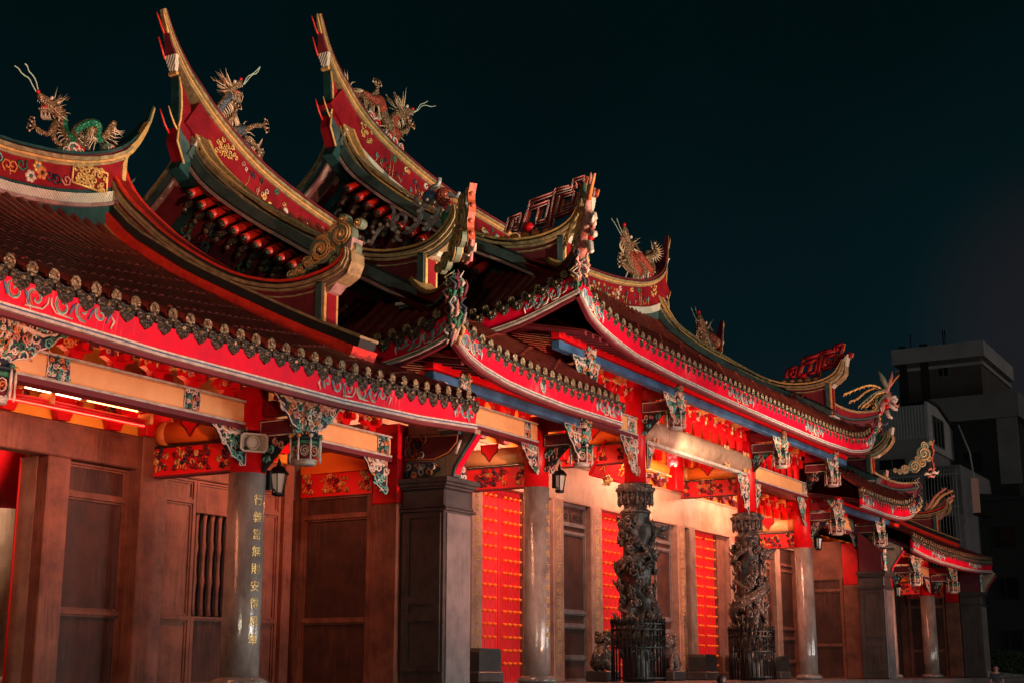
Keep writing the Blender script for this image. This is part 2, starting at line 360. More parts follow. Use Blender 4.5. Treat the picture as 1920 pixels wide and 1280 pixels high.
def fascia(par, xs, y, fb, hgt, mir=False, axis='X', sg=1, name='fascia', mots=()):
    mb = MB()
    H = hgt if callable(hgt) else (lambda x: hgt)
    def P(x, d, z): return (x, y - d, z) if axis == 'X' else (y - sg * d, x, z)
    mb.rings([[P(x, 0, fb(x) + .05), P(x, .02, fb(x) + H(x) * .5), P(x, .05, fb(x) + H(x)), P(x, -.06, fb(x) + H(x)), P(x, -.06, fb(x) + .05)] for x in xs], 'crimson', True, False)
    for a, b, d, m in ((.0, .036, .05, 'pale_lip'), (.034, .058, .035, 'blue' if axis == 'X' else 'teal'), (.06, .085, .045, 'c_cream')):
        mb.rings([[P(x, -.07, fb(x) + a), P(x, d, fb(x) + a), P(x, d, fb(x) + b), P(x, -.07, fb(x) + b)] for x in xs], m, True)
    mb.rings([[P(x, -.09, fb(x) - .06), P(x, .0, fb(x) - .06), P(x, .0, fb(x) - .004), P(x, -.09, fb(x) - .004)] for x in xs], 'maroon', True)
    ob = mb.build(name, par, mir)
    for cx, w, side in mots:
        m2 = MB(); e = .05; sl = (fb(cx + e) - fb(cx - e)) / (2 * e); z = fb(cx) + .1
        if axis == 'X': fr = Fr((cx, y - .03, z), (1, 0, sl), (0, -.02, 1)); fr.n = Vector((0, -1, 0))
        else: fr = Fr((y - sg * .03, cx, z), (0, 1, sl), (0, 0, 1)); fr.n = Vector((-sg, 0, 0))
        motif(m2, fr, 0, w, H(cx) * .85, side=side); m2.build('painted_scroll', sub(ob), mir)
    return ob
def ridge(par, curve_, x0, x1, mir=False, tip=None, style='T', tip2=None, name='main_ridge'):
    """main ridge in the X-Z plane; curve_ = top line, left to right"""
    mb = MB(); t = .19
    body = [p for p in curve_ if x0 <= p[0] <= x1]
    low = [p for p in curve_ if x0 + .28 <= p[0] <= x1 - (.28 if tip2 else 0)]
    k = [1.0] * len(curve_); kw_ = []
    # taper of the cap towards the swept-up tips
    for i, p in enumerate(curve_):
        d = min(abs(p[0] - curve_[0][0]), abs(p[0] - curve_[-1][0]) if tip2 else 99)
        k[i] = min(1., .35 + d / 1.3); kw_.append(min(1., .22 + d / 1.25))
    mb.band(curve_, 0, .05, 'Y', RY - t - .10, RY + t + .10, 'teal_deep' if style == 'L' else 'maroon', k, kw_)
    mb.band(curve_, .05, .10, 'Y', RY - t - .03, RY + t + .03, 'maroon', k, kw_)
    mb.band(curve_, .10, .17, 'Y', RY - t - .13, RY + t + .13, 'gold', k, kw_)
    mb.band(curve_, .175, .22, 'Y', RY - t - .08, RY + t + .08, 'gold_paint', k, kw_)
    mb.band(curve_, .225, .27, 'Y', RY - t - .05, RY + t + .05, 'gold', k, kw_)
    if style == 'L':
        mb.band(body, .27, .72, 'Y', RY - t, RY + t, 'panel_red')
        mb.band(body, .72, .80, 'Y', RY - t + .03, RY + t - .03, 'teal_deep')
        mb.band(body, .80, 1.0, 'Y', RY - t - .05, RY + t + .05, 'white_band')
        mb.band(body, 1.0, 1.07, 'Y', RY - t - .10, RY + t + .10, 'pink_lip')
        mb.band(body, 1.07, 1.5, 'Y', RY - t + .02, RY + t - .02, 'teal_deep')
    else:
        mb.band(body, .27, .98, 'Y', RY - t, RY + t, 'panel_red')
        mb.band(low, .98, 1.22, 'Y', RY - t - .06, RY + t + .06, 'white_band')
        mb.band(low, 1.22, 1.5, 'Y', RY - t - .02, RY + t + .02, 'teal')
        mb.band(low, 1.5, 1.9, 'Y', RY - t + .03, RY + t - .03, 'teal_deep')
    return mb.build(name, par, mir)
def relief(par, curve_, x0, x1, d0, d1, seed, mir=False, cell=.17, pal=('c_teal', 'c_pink', 'c_cream', 'c_orange', 'c_navy', 'c_green', 'gold_plain'), name='flower_relief', fill=.75):
    """flowers, leaves and curling stems standing proud of the ridge panel"""
    mb = MB(); rnd = random.Random(seed); y = RY - .20
    x = x0
    while x < x1:
        zc = lerp(curve_, x); d = rnd.uniform(d0, d1); r = cell * rnd.uniform(.3, .55)
        if rnd.random() < fill:
            c = rnd.choice(pal)
            if rnd.random() < .5:
                for j in range(6):
                    a = 6.283 * j / 6; mb.ball((x + math.cos(a) * r * .6, y, zc - d + math.sin(a) * r * .6), (r * .42, .035, r * .42), c, 6, 4)
                mb.ball((x, y - .02, zc - d), (r * .3, .04, r * .3), rnd.choice(pal), 6, 4)
            else:
                fr = Fr((x, y, zc - d), (1, 0, 0), (0, 0, 1)); fr.n = Vector((0, -1, 0))
                pts = spir(0, 0, r, 1.2, rnd.uniform(0, 6.3), rnd.choice((-1, 1)), 8)
                mb.tube([fr.P(a, b, .015) for a, b in pts], [r * .16] * 8, c, 4)
            if rnd.random() < .4: mb.tube([(x, y, zc - d), (x + rnd.uniform(-.1, .1), y - .01, zc - (d + d1) / 2), (x + rnd.uniform(-.2, .2), y, zc - d1 - .05)], .010, 'gold_plain', 3)
        x += cell * rnd.uniform(.35, .8)
    return mb.build(name, par, mir)
def gold_box(par, x, w, curve_, d0, d1, seed, mir=False, frame=True):
    mb = MB(); z1 = lerp(curve_, x + w / 2) - d0; z0 = z1 - (d1 - d0); y = RY - .205
    fr = Fr((x, y, z0), (1, 0, 0), (0, 0, 1)); fr.n = Vector((0, -1, 0)); h = d1 - d0
    if frame: outline(mb, fr, [(.02, .02), (w, .04), (w, h), (.02, h)], .028, 'gold_plain')
    carve(mb, fr, [(.05, .03), (w - .03, .03), (w - .03, h), (.05, h)], seed, .14 if frame else .12, ['gold_plain', 'gold_paint'], .01, .2 if frame else .13, 1. if frame else .6)
    return mb.build('gilt_scroll_panel', par, mir)
def verge(par, Xv, top, bot, kind, th=.36, mir=False, ypost=14.1, prow=None, name='verge_ridge'):
    """sloping gable ridge in the Y-Z plane; its foot lifts away from the roof and curls up like a prow"""
    mb = MB(); x0, x1 = Xv, Xv + th
    for back in (0, 1):
        T = list(top); B = list(bot)
        if back: T = [(2 * RY - a, b) for a, b in reversed(T)]; B = [(2 * RY - a, b) for a, b in reversed(B)]
        yb = B[0][0] if not back else B[-1][0]
        if not back:
            TT = [p for p in T if p[0] >= ypost]; BB = [p for p in B if p[0] >= ypost - .02]
            poly = [(ypost, lerp(B, ypost))] + BB + list(reversed(TT)) + [(ypost, lerp(T, ypost))]
        else:
            yq = 2 * RY - ypost
            TT = [p for p in T if p[0] <= yq]; BB = [p for p in B if p[0] <= yq + .02]
            poly = BB + [(yq, lerp(B, yq)), (yq, lerp(T, yq))] + list(reversed(TT))
        q = [poly[0]]
        for p in poly[1:]:
            if math.hypot(p[0] - q[-1][0], p[1] - q[-1][1]) > .01: q.append(p)
        mb.prism(q, 'X', x0 + .03, x1 - .03, 'maroon')
        k = [1.] * len(T)
        for i in range(min(4, len(T))):
            j = i if not back else len(T) - 1 - i
            k[j] = .25 + .25 * i
        for i in range(4):
            j = len(T) - 1 - i if not back else i
            k[j] = min(k[j], .12 + .28 * i)
        mb.band(T, 0, .045, 'X', x0 - .06, x1 + .06, 'tile_red' if kind == 'L' else 'gold_paint', k)
        mb.band(T, .045, .10, 'X', x0 - .01, x1 + .01, 'black', k)
        mb.band(T, .10, .16, 'X', x0 - .08, x1 + .08, 'gold', k)
        mb.band(T, .163, .178, 'X', x0 - .03, x1 + .03, 'black', k)
        mb.band(T, .18, .225, 'X', x0 - .05, x1 + .05, 'gold', k)
        mb.band(T, .30, .33, 'X', x0 - .01, x1 + .01, 'gold', k)
        if kind == 'L':
            mb.band(B, -.21, -.03, 'X', x0 - .17, x1 + .17, 'tile_red')
            mb.band(B, -.03, .0, 'X', x0 - .19, x1 + .19, 'gold_plain')
            mb.band(B, -.36, -.215, 'X', x0 - .06, x1 + .06, 'black')
            mb.band(B, -.41, -.365, 'X', x0 - .09, x1 + .09, 'gold')
        else:
            mb.band(B, -.06, .0, 'X', x0 - .16, x1 + .16, 'pink_lip')
            mb.band(B, -.10, -.065, 'X', x0 - .10, x1 + .10, 'black')
            mb.band(B, -.30, -.105, 'X', x0 - .13, x1 + .13, 'teal')
            mb.band(B, -.36, -.31, 'X', x0 - .05, x1 + .05, 'black')
            mb.band(B[len(B) // 3:] if not back else B[:2 * len(B) // 3], -.46, -.40, 'X', x0 - .08, x1 + .08, 'gold')
            for i in range(0, 13):                                  # dark seams
                pass
    # end post, prow and little cornice at the foot
    zt = lerp(top, ypost) - .2; zb = lerp(bot, ypost) - (.25 if kind == 'L' else .12)
    mb.box((x0 - .05, ypost - .10, zb), (x1 + .05, ypost + .04, zt), 'teal')
    mb.box((x0 - .02, ypost - .14, zb + .05), (x1 + .02, ypost - .103, zt - .03), 'gold_paint')
    mb.box((x0 + .05, ypost - .155, zb + .12), (x1 - .05, ypost - .143, zt - .10), 'panel_red')
    mb.box((x0 - .16, ypost - .24, zb + .16), (x1 + .16, ypost + .45, zb + .22), 'white_band')
    mb.box((x0 - .11, ypost - .20, zb + .10), (x1 + .11, ypost + .40, zb + .155), 'teal')
    if prow: mb.prism(prow, 'X', x0 + .02, x1 - .02, 'white_band' if kind != 'L' else 'pink_lip')
    return mb.build(name, par, mir)
def px_yz(X, pts): return [(p.y, p.z) for p in (atX(a, b, X) for a, b in pts)]
def px_xz(Y, pts): return [(p.x, p.z) for p in (atY(a, b, Y) for a, b in pts)]
def z4(o, s, pts): return [(o[0] + a / s, o[1] + b / s) for a, b in pts]   # measured in an enlarged crop: origin and scale
def swallow(par, Xv, ztop, mir, name='swallowtail_end', big=True, c=None):
    """the ridge end beyond the gable: forked prongs, ribbed brush, dark slab with a red gilt-edged cheek, and the block below"""
    mb = MB(); t = .11
    def S(pts): return [(a + c[0], b + c[1]) for a, b in px_xz(RY - t, z4((280, 0), 3.879, pts))]
    def plate_(pts, d, m): mb.prism(S(pts), 'Y', RY - t - d, RY - t + .02, m)
    mb.prism(S([(213, 520), (225, 560), (250, 640), (300, 780), (296, 1010), (285, 1060), (212, 925), (216, 740)]), 'Y', RY - t, RY + t, 'teal_deep')
    plate_([(222, 590), (240, 620), (300, 780), (296, 1010), (285, 1055), (222, 925), (236, 760)], .012, 'panel_red')
    mb.tube([(a, RY - t - .02, z) for a, z in S([(213, 560), (228, 660), (230, 780), (222, 870), (206, 930)])], .028, 'gold_paint', 5)
    mb.prism(S([(202, 925), (285, 1050), (285, 1195), (238, 1195), (190, 1030)]), 'Y', RY - t - .04, RY + t + .04, 'panel_red')
    plate_([(212, 945), (280, 1055), (280, 1185), (246, 1185), (200, 1035)], .052, 'teal')
    mb.tube([(a, RY - t - .05, z) for a, z in S([(203, 925), (190, 1030), (239, 1196)])], .028, 'gold_paint', 5)
    q = S([(206, 520), (203, 500), (196, 430), (188, 400)])        # ribbed brush widening upward
    for (a, z), (w, e) in (((q[0]), (.05, .04)),): pass
    mb.rings([[(q[i][0] - e, RY - w, q[i][1]), (q[i][0] + e, RY - w, q[i][1]), (q[i][0] + e, RY + w, q[i][1]), (q[i][0] - e, RY + w, q[i][1])] for i, w, e in ((0, .08, .03), (1, .09, .05), (2, .14, .06), (3, .17, .05))], 'white_band', True)
    mb.rings([[(q[0][0] - .05, RY - .11, q[0][1] - d), (q[0][0] + .05, RY - .11, q[0][1] - d), (q[0][0] + .05, RY + .11, q[0][1] - d), (q[0][0] - .05, RY + .11, q[0][1] - d)] for d in (.005, .07)], 'gold_paint', True)
    e = S([(188, 400), (172, 330), (160, 250), (150, 225)])
    mb.rings([[(x - .03, RY - w, z), (x + .05, RY - w, z), (x + .05, RY + w2, z), (x - .03, RY + w2, z)] for (x, z), w, w2 in zip(e, (.14, .1, .07, .05), (.15, .10, .06, .05))], 'maroon', True)
    e = S([(180, 415), (165, 330), (150, 250)]); mb.tube([(x - .02, RY + w, z) for (x, z), w in zip(e, (.14, .17, .2))], .022, 'tile_red', 5)
    e = S([(150, 235), (140, 190), (120, 110), (112, 66)]); mb.tube([(x, RY - .06, z) for x, z in e], [.03, .026, .022, .012], 'gold_paint', 5)
    e = S([(150, 235), (138, 190), (118, 110), (108, 76)]); mb.tube([(x - .02, RY + w, z) for (x, z), w in zip(e, (.03, .06, .08, .09))], [.028, .024, .02, .012], 'tile_red', 5)
    e = S([(205, 960), (175, 900), (150, 830), (134, 772)]); mb.tube([(x, RY - .13, z) for x, z in e], [.026, .024, .02, .012], 'gold_paint', 5)
    e = S([(200, 960), (170, 900), (148, 830), (134, 782)]); mb.tube([(x - .02, RY + .09, z) for x, z in e], [.026, .024, .02, .012], 'tile_red', 5)
    return mb.build(name, par, mir)
def gable(par, Xg, prof_bot, zlow, mir, seed, drips=None, Xv=None):
    """gable wall under the verge with dim reliefs"""
    mb = MB(); B = [(a, b - .03) for a, b in prof_bot]
    full = B + [(2 * RY - a, b) for a, b in reversed(B[:-1])]
    mb.prism([(full[0][0], zlow)] + full + [(full[-1][0], zlow)], 'X', Xg, Xg + .2, 'maroon')
    mb.strip([(a, b - .34) for a, b in full], [(a, b - .02) for a, b in full], 'X', Xg - .06, Xg - .003, 'teal_deep')
    fr = Fr((Xg - .02, 0, 0), (0, 1, 0), (0, 0, 1)); fr.n = Vector((-1, 0, 0))
    poly = [(a, b - .45) for a, b in B[:]] + [(RY, zlow + 1.6), (B[0][0] + 1.2, zlow + .9)]
    carve(mb, fr, [(B[0][0] + .7, zlow + .35)] + [(a, b - .5) for a, b in B[1:]] + [(2 * RY - 18, B[-1][1] - 2.2), (2 * RY - 17, zlow + .4)], seed, .34, ['c_navy', 'teal', 'maroon', 'c_green', 'c_silver'], .05, .13, .5)
    o = mb.build('gable_wall', par, mir)
    if drips:
        n, y0, y1 = drips; mb = MB()
        for i in range(n):
            y = y0 + (y1 - y0) * i / (n - 1); z = lerp(prof_bot, y)
            A = Vector((Xv + .34, y, z - .12)); Bv = Vector((Xv - .20, y, z - .44))
            mb.tube([A, Bv], [.105, .105], 'tile_red', 9)
            mb.tube([Bv, Bv + (Bv - A).normalized() * .03], [.095, .08], 'tile_drip', 9)
            mb.tube([A + Vector((0, .16, -.22)), Bv + Vector((.06, .16, -.22))], [.09, .07], 'tile_drip', 6)
            mb.ball(Bv + Vector((.05, .16, -.30)), .06, 'tile_end', 6, 4)
        mb.build('verge_drip_tiles', sub(o), mir)
    return o
# ---------------------------------------------------------------- hanging post with carved wings, capital brackets
def queti_poly(w, h): return [(0, 0), (-w, 0), (-w * .93, -h * .12), (-w * .82, -h * .2), (-w * .7, -h * .42), (-w * .5, -h * .58), (-w * .38, -h * .8), (-w * .15, -h * .9), (-w * .06, -h), (0, -h)]
def queti(mb, o, w, h, sg, seed, pal=PAL, back='c_navy'):
    """carved spandrel wing hanging beside a post: o = inner top corner"""
    fr = Fr(o, (1, 0, 0), (0, 0, 1)); fr.n = Vector((0, -1, 0))
    poly = [(a * -sg if sg < 0 else -a, b) for a, b in queti_poly(w, h)] if sg > 0 else queti_poly(w, h)
    plate(mb, fr, poly, -.03, .012, back)
    outline(mb, fr, poly, .013, pal[1], .015)
    carve(mb, fr, poly, seed, min(w, h) * .30, pal, .026, .105)
    carve(mb, fr, poly, seed + 1, min(w, h) * .22, pal, .016, .10, .5)
    for k in range(3):
        a = (.3 + .22 * k) * w * (-1 if sg < 0 else 1); mb.tube([fr.P(a * .25, -h * .12, .03), fr.P(a * .7, -h * .25, .045), fr.P(a, -h * .12, .03)], [.012, .03, .008], pal[1], 5)
def hanging_post(par, x, zb, wl=.8, wr=.5, hl=.5, seed=1, name='hanging_post', mir=False, y=13.95, fig=True, wz=1.1):
    if mir: x = 72.6 - x; wl, wr = wr, wl
    mb = MB()
    mb.box((x - .1, y - .08, zb + .45), (x + .1, y + .12, zb + 1.2), 'maroon')
    # arms back to the column
    mb.box((x - .09, y + .1, zb + .5), (x + .09, 14.85, zb + .78), 'maroon')
    mb.box((x - .07, y + .1, zb + .85), (x + .07, 14.85, zb + 1.1), 'panel_red')
    fr = Fr((x - .10, 0, 0), (0, 1, 0), (0, 0, 1)); fr.n = Vector((-1, 0, 0))
    outline(mb, fr, [(y + .16, zb + .52), (14.8, zb + .52), (14.8, zb + .76), (y + .16, zb + .76)], .012, 'c_cream', .0)
    fr = Fr((x, 0, 0), (0, 1, 0), (0, 0, 1)); fr.n = Vector((-1, 0, 0))
    poly = [(y + .3, zb + .48), (14.8, zb + .48), (14.8, zb - .05), (14.65, zb + .1), (14.45, zb + .3)]
    plate(mb, fr, poly, -.04, .04, 'black'); carve(mb, fr, poly, seed + 40, .15, ['c_navy', 'c_silver', 'c_pink', 'c_navy', 'c_teal'], .05, .16)
    o = mb.build(name, par)
    mb = MB()                                                      # lotus basket: ring of little posts round a bowl
    c = (x, y, zb)
    mb.lathe(c, [(.10, .0), (.17, .01), (.18, .035), (.15, .05), (.19, .06), (.195, .085), (.14, .10)], 'pale_lip', 14)
    mb.lathe(c, [(.12, .10), (.16, .14), (.195, .24), (.20, .30), (.17, .32)], 'maroon', 12)
    mb.lathe(c, [(.17, .322), (.22, .328), (.225, .38), (.18, .392)], 'c_green', 12)
    mb.lathe(c, [(.17, .395), (.25, .41), (.26, .43), (.19, .45), (.20, .50), (.16, .56)], 'c_navy', 12)
    for j in range(8):
        a = 2 * math.pi * j / 8 + .2; q = (x + .25 * math.cos(a), y + .25 * math.sin(a))
        mb.tube([(q[0], q[1], zb + .04), (q[0], q[1], zb + .10), (q[0], q[1], zb + .2), (q[0], q[1], zb + .30), (q[0], q[1], zb + .42)], [.006, .020, .012, .022, .014], 'c_cream', 5)
        mb.ball((q[0], q[1], zb + .455), (.042, .042, .035), ('c_orange', 'c_cream', 'c_green', 'gold_paint')[j % 4], 6, 4)
        b_ = a + .39; p_ = (x + .19 * math.cos(b_), y + .19 * math.sin(b_), zb + .22); ra = Vector((math.cos(b_), math.sin(b_), 0)); ta = Vector((-math.sin(b_), math.cos(b_), 0))
        mb.tube([Vector(p_) + ra * .02 + ta * u + upv * v for u, v in spir(0, 0, .06, 1.2, j, 1, 8)], .012, ('c_pink', 'c_cream', 'c_orange')[j % 3], 4)
        mb.tube([Vector(p_) + ra * .015 + ta * .065 * math.cos(t) + upv * .085 * math.sin(t) for t in frange(0, 6.283, 8)], .009, 'c_cream', 4)
    mb.build('lotus_basket', sub(o))
    if fig:
        mb = MB(); rnd = random.Random(seed)                       # carved block of birds and flowers above the basket
        rs = [[(x - w, y - w * .8, zb + h), (x + w, y - w * .8, zb + h), (x + w, y + w * .6, zb + h), (x - w, y + w * .6, zb + h)] for w, h in ((.10, .5), (.13, .62), (.17, .9), (.19, 1.12))]
        mb.rings(rs, 'c_navy', True)
        for o_, u_, n_ in (((x, y - .13, zb), (1, 0, 0), (0, -1, 0)), ((x - .15, y, zb), (0, 1, 0), (-1, 0, 0))):
            fr = Fr(o_, u_, (0, 0, 1)); fr.n = Vector(n_)
            carve(mb, fr, [(-.13, .5), (.13, .5), (.2, 1.12), (-.2, 1.12)], seed + 9, .11, PAL, .03, .14)
            carve(mb, fr, [(-.13, .5), (.13, .5), (.2, 1.12), (-.2, 1.12)], seed + 10, .08, PAL, .02, .14, .6)
            for k in range(9):
                a = rnd.uniform(-.15, .15); h_ = rnd.uniform(.55, 1.1); mb.tube([fr.P(a, h_ - .06, .01), fr.P(a + rnd.uniform(-.04, .04), h_, .055), fr.P(a + rnd.uniform(-.07, .07), h_ + .07, .04)], [.013, .018, .004], rnd.choice(PAL), 5)
        mb.build('carved_figure', sub(o))
    zw = zb + wz
    if wl: mb = MB(); queti(mb, (x - .12, y - .06, zw), wl, hl, -1, seed + 5); mb.build('carved_wing', sub(o))
    if wr: mb = MB(); queti(mb, (x + .12, y - .06, zw), wr, hl * .9, 1, seed + 6); mb.build('carved_wing', sub(o))
    return o
def beamx(par, x0, x1, y, z0, z1, mt='ochre', bands=(), name='tie_beam', seed=5, rnd_=False):
    mb = MB(); t = .12
    if rnd_:
        n = 12; cz = (z0 + z1) / 2; r = (z1 - z0) / 2
        mb.rings([[(x, y + r * .8 * math.cos(2 * math.pi * j / n), cz + r * math.sin(2 * math.pi * j / n)) for j in range(n)] for x in (x0, x1)], mt, True, True)
        mb.box((x0, y - .1, z0 - .05), (x1, y + .1, z0 + .03), 'pale_lip')
    else:
        mb.bev((x0, y - t, z0), (x1, y + t, z1), mt, .03)
        mb.box((x0, y - t - .02, z0 - .04), (x1, y + t + .02, z0 - .003), 'pale_lip')
        mb.box((x0, y - t - .015, z1 + .003), (x1, y + t + .015, z1 + .035), 'pale_lip')
        mb.box((x0, y - t - .01, z0 - .12), (x1, y + t + .01, z0 - .043), 'maroon')
    fr = Fr((0, y - t - (.05 if rnd_ else .006), 0), (1, 0, 0), (0, 0, 1)); fr.n = Vector((0, -1, 0))
    for i, (a, b) in enumerate(bands):
        poly = [(a, z0 + .01), (b, z0 + .01), (b, z1 - .01), (a, z1 - .01)]
        plate(mb, fr, poly, -.003, .004, 'c_navy' if not rnd_ else 'gold_paint'); carve(mb, fr, poly, seed + i, .085, PAL if not rnd_ else ['gold_paint', 'c_orange', 'maroon'], .008, .16)
        for e in (a, b): mb.tube([fr.P(e, z0, .005), fr.P(e + .02, (z0 + z1) / 2, .005), fr.P(e, z1, .005)], .011, 'c_cream', 4)
    return mb.build(name, par)
def beamy(par, x, y0, y1, z, mt='orange', name='cross_beam', seed=9, mir=False, low=True):
    """cross beam from wall to column: rounded lens beam over a carved red board"""
    if mir: x = 72.6 - x
    mb = MB(); n = 12
    mb.rings([[(x + .15 * math.cos(2 * math.pi * j / n), y, z + .72 + .20 * math.sin(2 * math.pi * j / n)) for j in range(n)] for y in (y0, y1)], mt, True, True)
    for yy in (y0 + .05, y1 - .25):
        mb.rings([[(x + .165 * math.cos(2 * math.pi * j / n), y, z + .72 + .215 * math.sin(2 * math.pi * j / n)) for j in range(n)] for y in (yy, yy + .2)], 'c_orange', True, True)
    fr = Fr((x - .17, 0, 0), (0, 1, 0), (0, 0, 1)); fr.n = Vector((-1, 0, 0)); ym = (y0 + y1) / 2
    hp = [(ym - .22, z + .99), (ym - .2, z + .82), (ym - .1, z + .74), (ym, z + .6), (ym + .1, z + .74), (ym + .2, z + .82), (ym + .22, z + .99)]
    plate(mb, fr, hp, -.03, .01, 'red'); outline(mb, fr, hp, .014, 'black', .012, False)
    mb.box((x - .1, y0, z + .46), (x + .1, y1, z + .5), 'black')
    if low:
        mb.box((x - .08, y0, z), (x + .08, y1, z + .46), 'door_red')
        mb.box((x - .10, y0, z - .03), (x + .10, y1, z - .003), 'maroon')
        fr = Fr((x - .09, 0, 0), (0, 1, 0), (0, 0, 1)); fr.n = Vector((-1, 0, 0))
        for a, b, s_ in ((y0 + .03, y0 + .32, 1), (y1 - .32, y1 - .03, 2), (ym - .4, ym + .4, 3)):
            carve(mb, fr, [(a, z + .05), (b, z + .05), (b, z + .42), (a, z + .42)], seed + s_, .12, ['maroon', 'c_orange', 'maroon', 'gold_paint', 'c_navy'], .012, .15, .95)
    return mb.build(name, par)
def column(par, x, y, z0, zj, z1, r=.29, mt='stone_column', name='column', stext=None, ang=262, mir=False, tsz=.2, tgap=.31):
    if mir: x = 72.6 - x
    mb = MB(); mb.lathe((x, y, 0), [(r * 1.02, z0), (r * 1.03, z0 + .6), (r, zj)], mt, 32)
    o = mb.build(name, par)
    mb = MB(); mb.lathe((x, y, 0), [(r * .97, zj + .002), (r * .96, z1)], 'red', 32); mb.build('painted_shaft', sub(o))
    mb = MB(); mb.lathe((x, y, z0 - .17), [(r * 1.25, 0), (r * 1.5, .04), (r * 1.52, .09), (r * 1.3, .14), (r * 1.06, .168)], 'stone_column', 32); mb.build('column_base', sub(o))
    if stext:
        a0 = R(ang); rr_ = r * 1.03 + .004
        def place(k):
            def pf(c):
                a = a0 + c.x / rr_; q = rr_ + c.z
                return (x + q * math.cos(a), y + q * math.sin(a), zj - .45 - k * tgap + c.y)
            return pf
        textobj(stext, tsz, 'inscription', 'gold_plain' if x < 20 else 'inscription_gold', o, place)
    return o
def wall_text(par, s, x, y, z, sz, gap, mt='inscription_gold'):
    def place(k):
        return lambda c: (x + c.x, y - c.z, z - k * gap + c.y)
    return textobj(s, sz, 'inscription', mt, par, place, .004)
def panel_wall(mb, x0, x1, y, z0, z1, rails, mt, pm, d=.06, w=.07):
    """stone panelling facing -Y: rails at heights `rails`, framed sunk panels between"""
    zs = [z0] + list(rails) + [z1]
    mb.box((x0, y, z0), (x1, y + .2, z1), pm)
    mb.box((x0, y - d, z0), (x0 + w, y - .001, z1), mt); mb.box((x1 - w, y - d, z0), (x1, y - .001, z1), mt)
    for z in zs:
        a = max(z0, z - w / 2); b = min(z1, z + w / 2); mb.box((x0 + w, y - d, a), (x1 - w, y - .001, b), mt)
    for a, b in zip(zs, zs[1:]):
        if b - a > .3:
            for p, q in (((x0 + w, y - .03, a + .04), (x0 + w + .03, y - .001, b - .04)), ((x1 - w - .03, y - .03, a + .04), (x1 - w, y - .001, b - .04)), ((x0 + w + .03, y - .03, b - .07), (x1 - w - .03, y - .001, b - .04)), ((x0 + w + .03, y - .03, a + .04), (x1 - w - .03, y - .001, a + .07))):
                mb.box(p, q, mt)
def panel_side(mb, x, y0, y1, z0, z1, rails, mt, pm, sg=-1, d=.06, w=.09):
    """same panelling on a wall seen from the side (facing sg*X)"""
    zs = [z0] + list(rails) + [z1]
    def B(u0, u1, ya, za, yb, zb, m): mb.box((x + sg * u0, ya, za), (x + sg * u1, yb, zb), m)
    B(0, -.15, y0, z0, y1, z1, pm)
    B(.001, d, y0, z0, y0 + w, z1, mt); B(.001, d, y1 - w, z0, y1, z1, mt)
    for z in zs: B(.001, d, y0 + w, max(z0, z - w / 2), y1 - w, min(z1, z + w / 2), mt)
    for a, b in zip(zs, zs[1:]):
        if b - a > .3:
            B(.001, .03, y0 + w, a + .05, y0 + w + .03, b - .05, mt); B(.001, .03, y1 - w - .03, a + .05, y1 - w, b - .05, mt)
            B(.001, .03, y0 + w + .03, b - .08, y1 - w - .03, b - .05, mt)
# ================================================================== profiles measured from the photograph (metres, camera at the origin)
profL = [(13.0, 4.60), (14.45, 5.28), (15.4, 5.72), (16.75, 6.40), (18.15, 7.12), (18.79, 7.50), (19.7, 8.07), (20.35, 8.6)]
vLtop = smooth([(14.42, 7.25), (14.5, 7.06), (14.75, 6.92), (15.38, 6.81), (15.99, 6.85), (16.79, 7.08), (17.48, 7.42), (18.14, 7.82), (18.75, 8.24), (19.19, 8.61), (19.66, 9.0), (20.1, 9.5), (20.33, 9.95)])
vLbot = smooth([(14.15, 5.21), (14.45, 5.34), (15.4, 5.76), (16.75, 6.42), (18.15, 7.12), (18.79, 7.52), (19.7, 8.07), (20.33, 8.65)])
vMtop = smooth([(13.62, 8.55), (13.66, 8.39), (13.8, 8.17), (14.03, 7.99), (14.33, 7.89), (14.8, 7.86), (15.26, 7.9), (15.77, 8.03), (16.76, 8.42), (17.94, 9.1), (18.87, 9.81), (19.67, 10.51), (19.99, 10.91), (20.25, 11.41), (20.33, 11.8)])
vMbot = smooth([(14.1, 6.55), (14.38, 6.67), (15.24, 7.13), (16.07, 7.59), (16.91, 8.01), (17.56, 8.41), (18.28, 8.84), (19.01, 9.33), (19.59, 9.76), (20.02, 10.15), (20.33, 10.55)])
vTtop = smooth([(13.55, 10.2), (13.71, 9.95), (13.84, 9.76), (14.18, 9.59), (14.7, 9.50), (15.39, 9.54), (15.91, 9.68), (16.46, 9.95), (17.45, 10.53), (18.03, 10.87), (18.82, 11.45), (19.42, 11.98), (19.72, 12.4), (20.0, 12.9), (20.19, 13.33), (20.33, 13.9)])
vTbot = smooth([(14.1, 8.2), (14.53, 8.44), (15.56, 8.99), (16.53, 9.45), (17.6, 10.15), (18.76, 10.96), (19.21, 11.31), (19.73, 11.73), (20.03, 12.04), (20.33, 12.5)])
profM = [(13.05, 5.76), (14.1, 6.5)] + vMbot[2:]
profT = [(13.05, 7.30), (14.1, 8.12)] + vTbot[2:]
ridgeL = smooth([(8.6, 11.6), (8.8, 11.0), (9.3, 10.4), (9.9, 10.05), (10.7, 9.75), (12.3, 9.5), (14.4, 9.42), (16.4, 9.45), (17.2, 9.55), (17.71, 9.64), (18.37, 9.82), (19.05, 10.11), (19.6, 10.55), (20.01, 11.07), (20.17, 11.48)])
ridgeMl = smooth([(20.4, 13.79), (20.6, 13.34), (20.82, 12.98), (21.16, 12.53), (21.71, 12.1), (22.3, 11.77), (22.99, 11.44), (23.69, 11.19), (24.67, 10.97), (25.77, 10.78), (27.2, 10.6)])
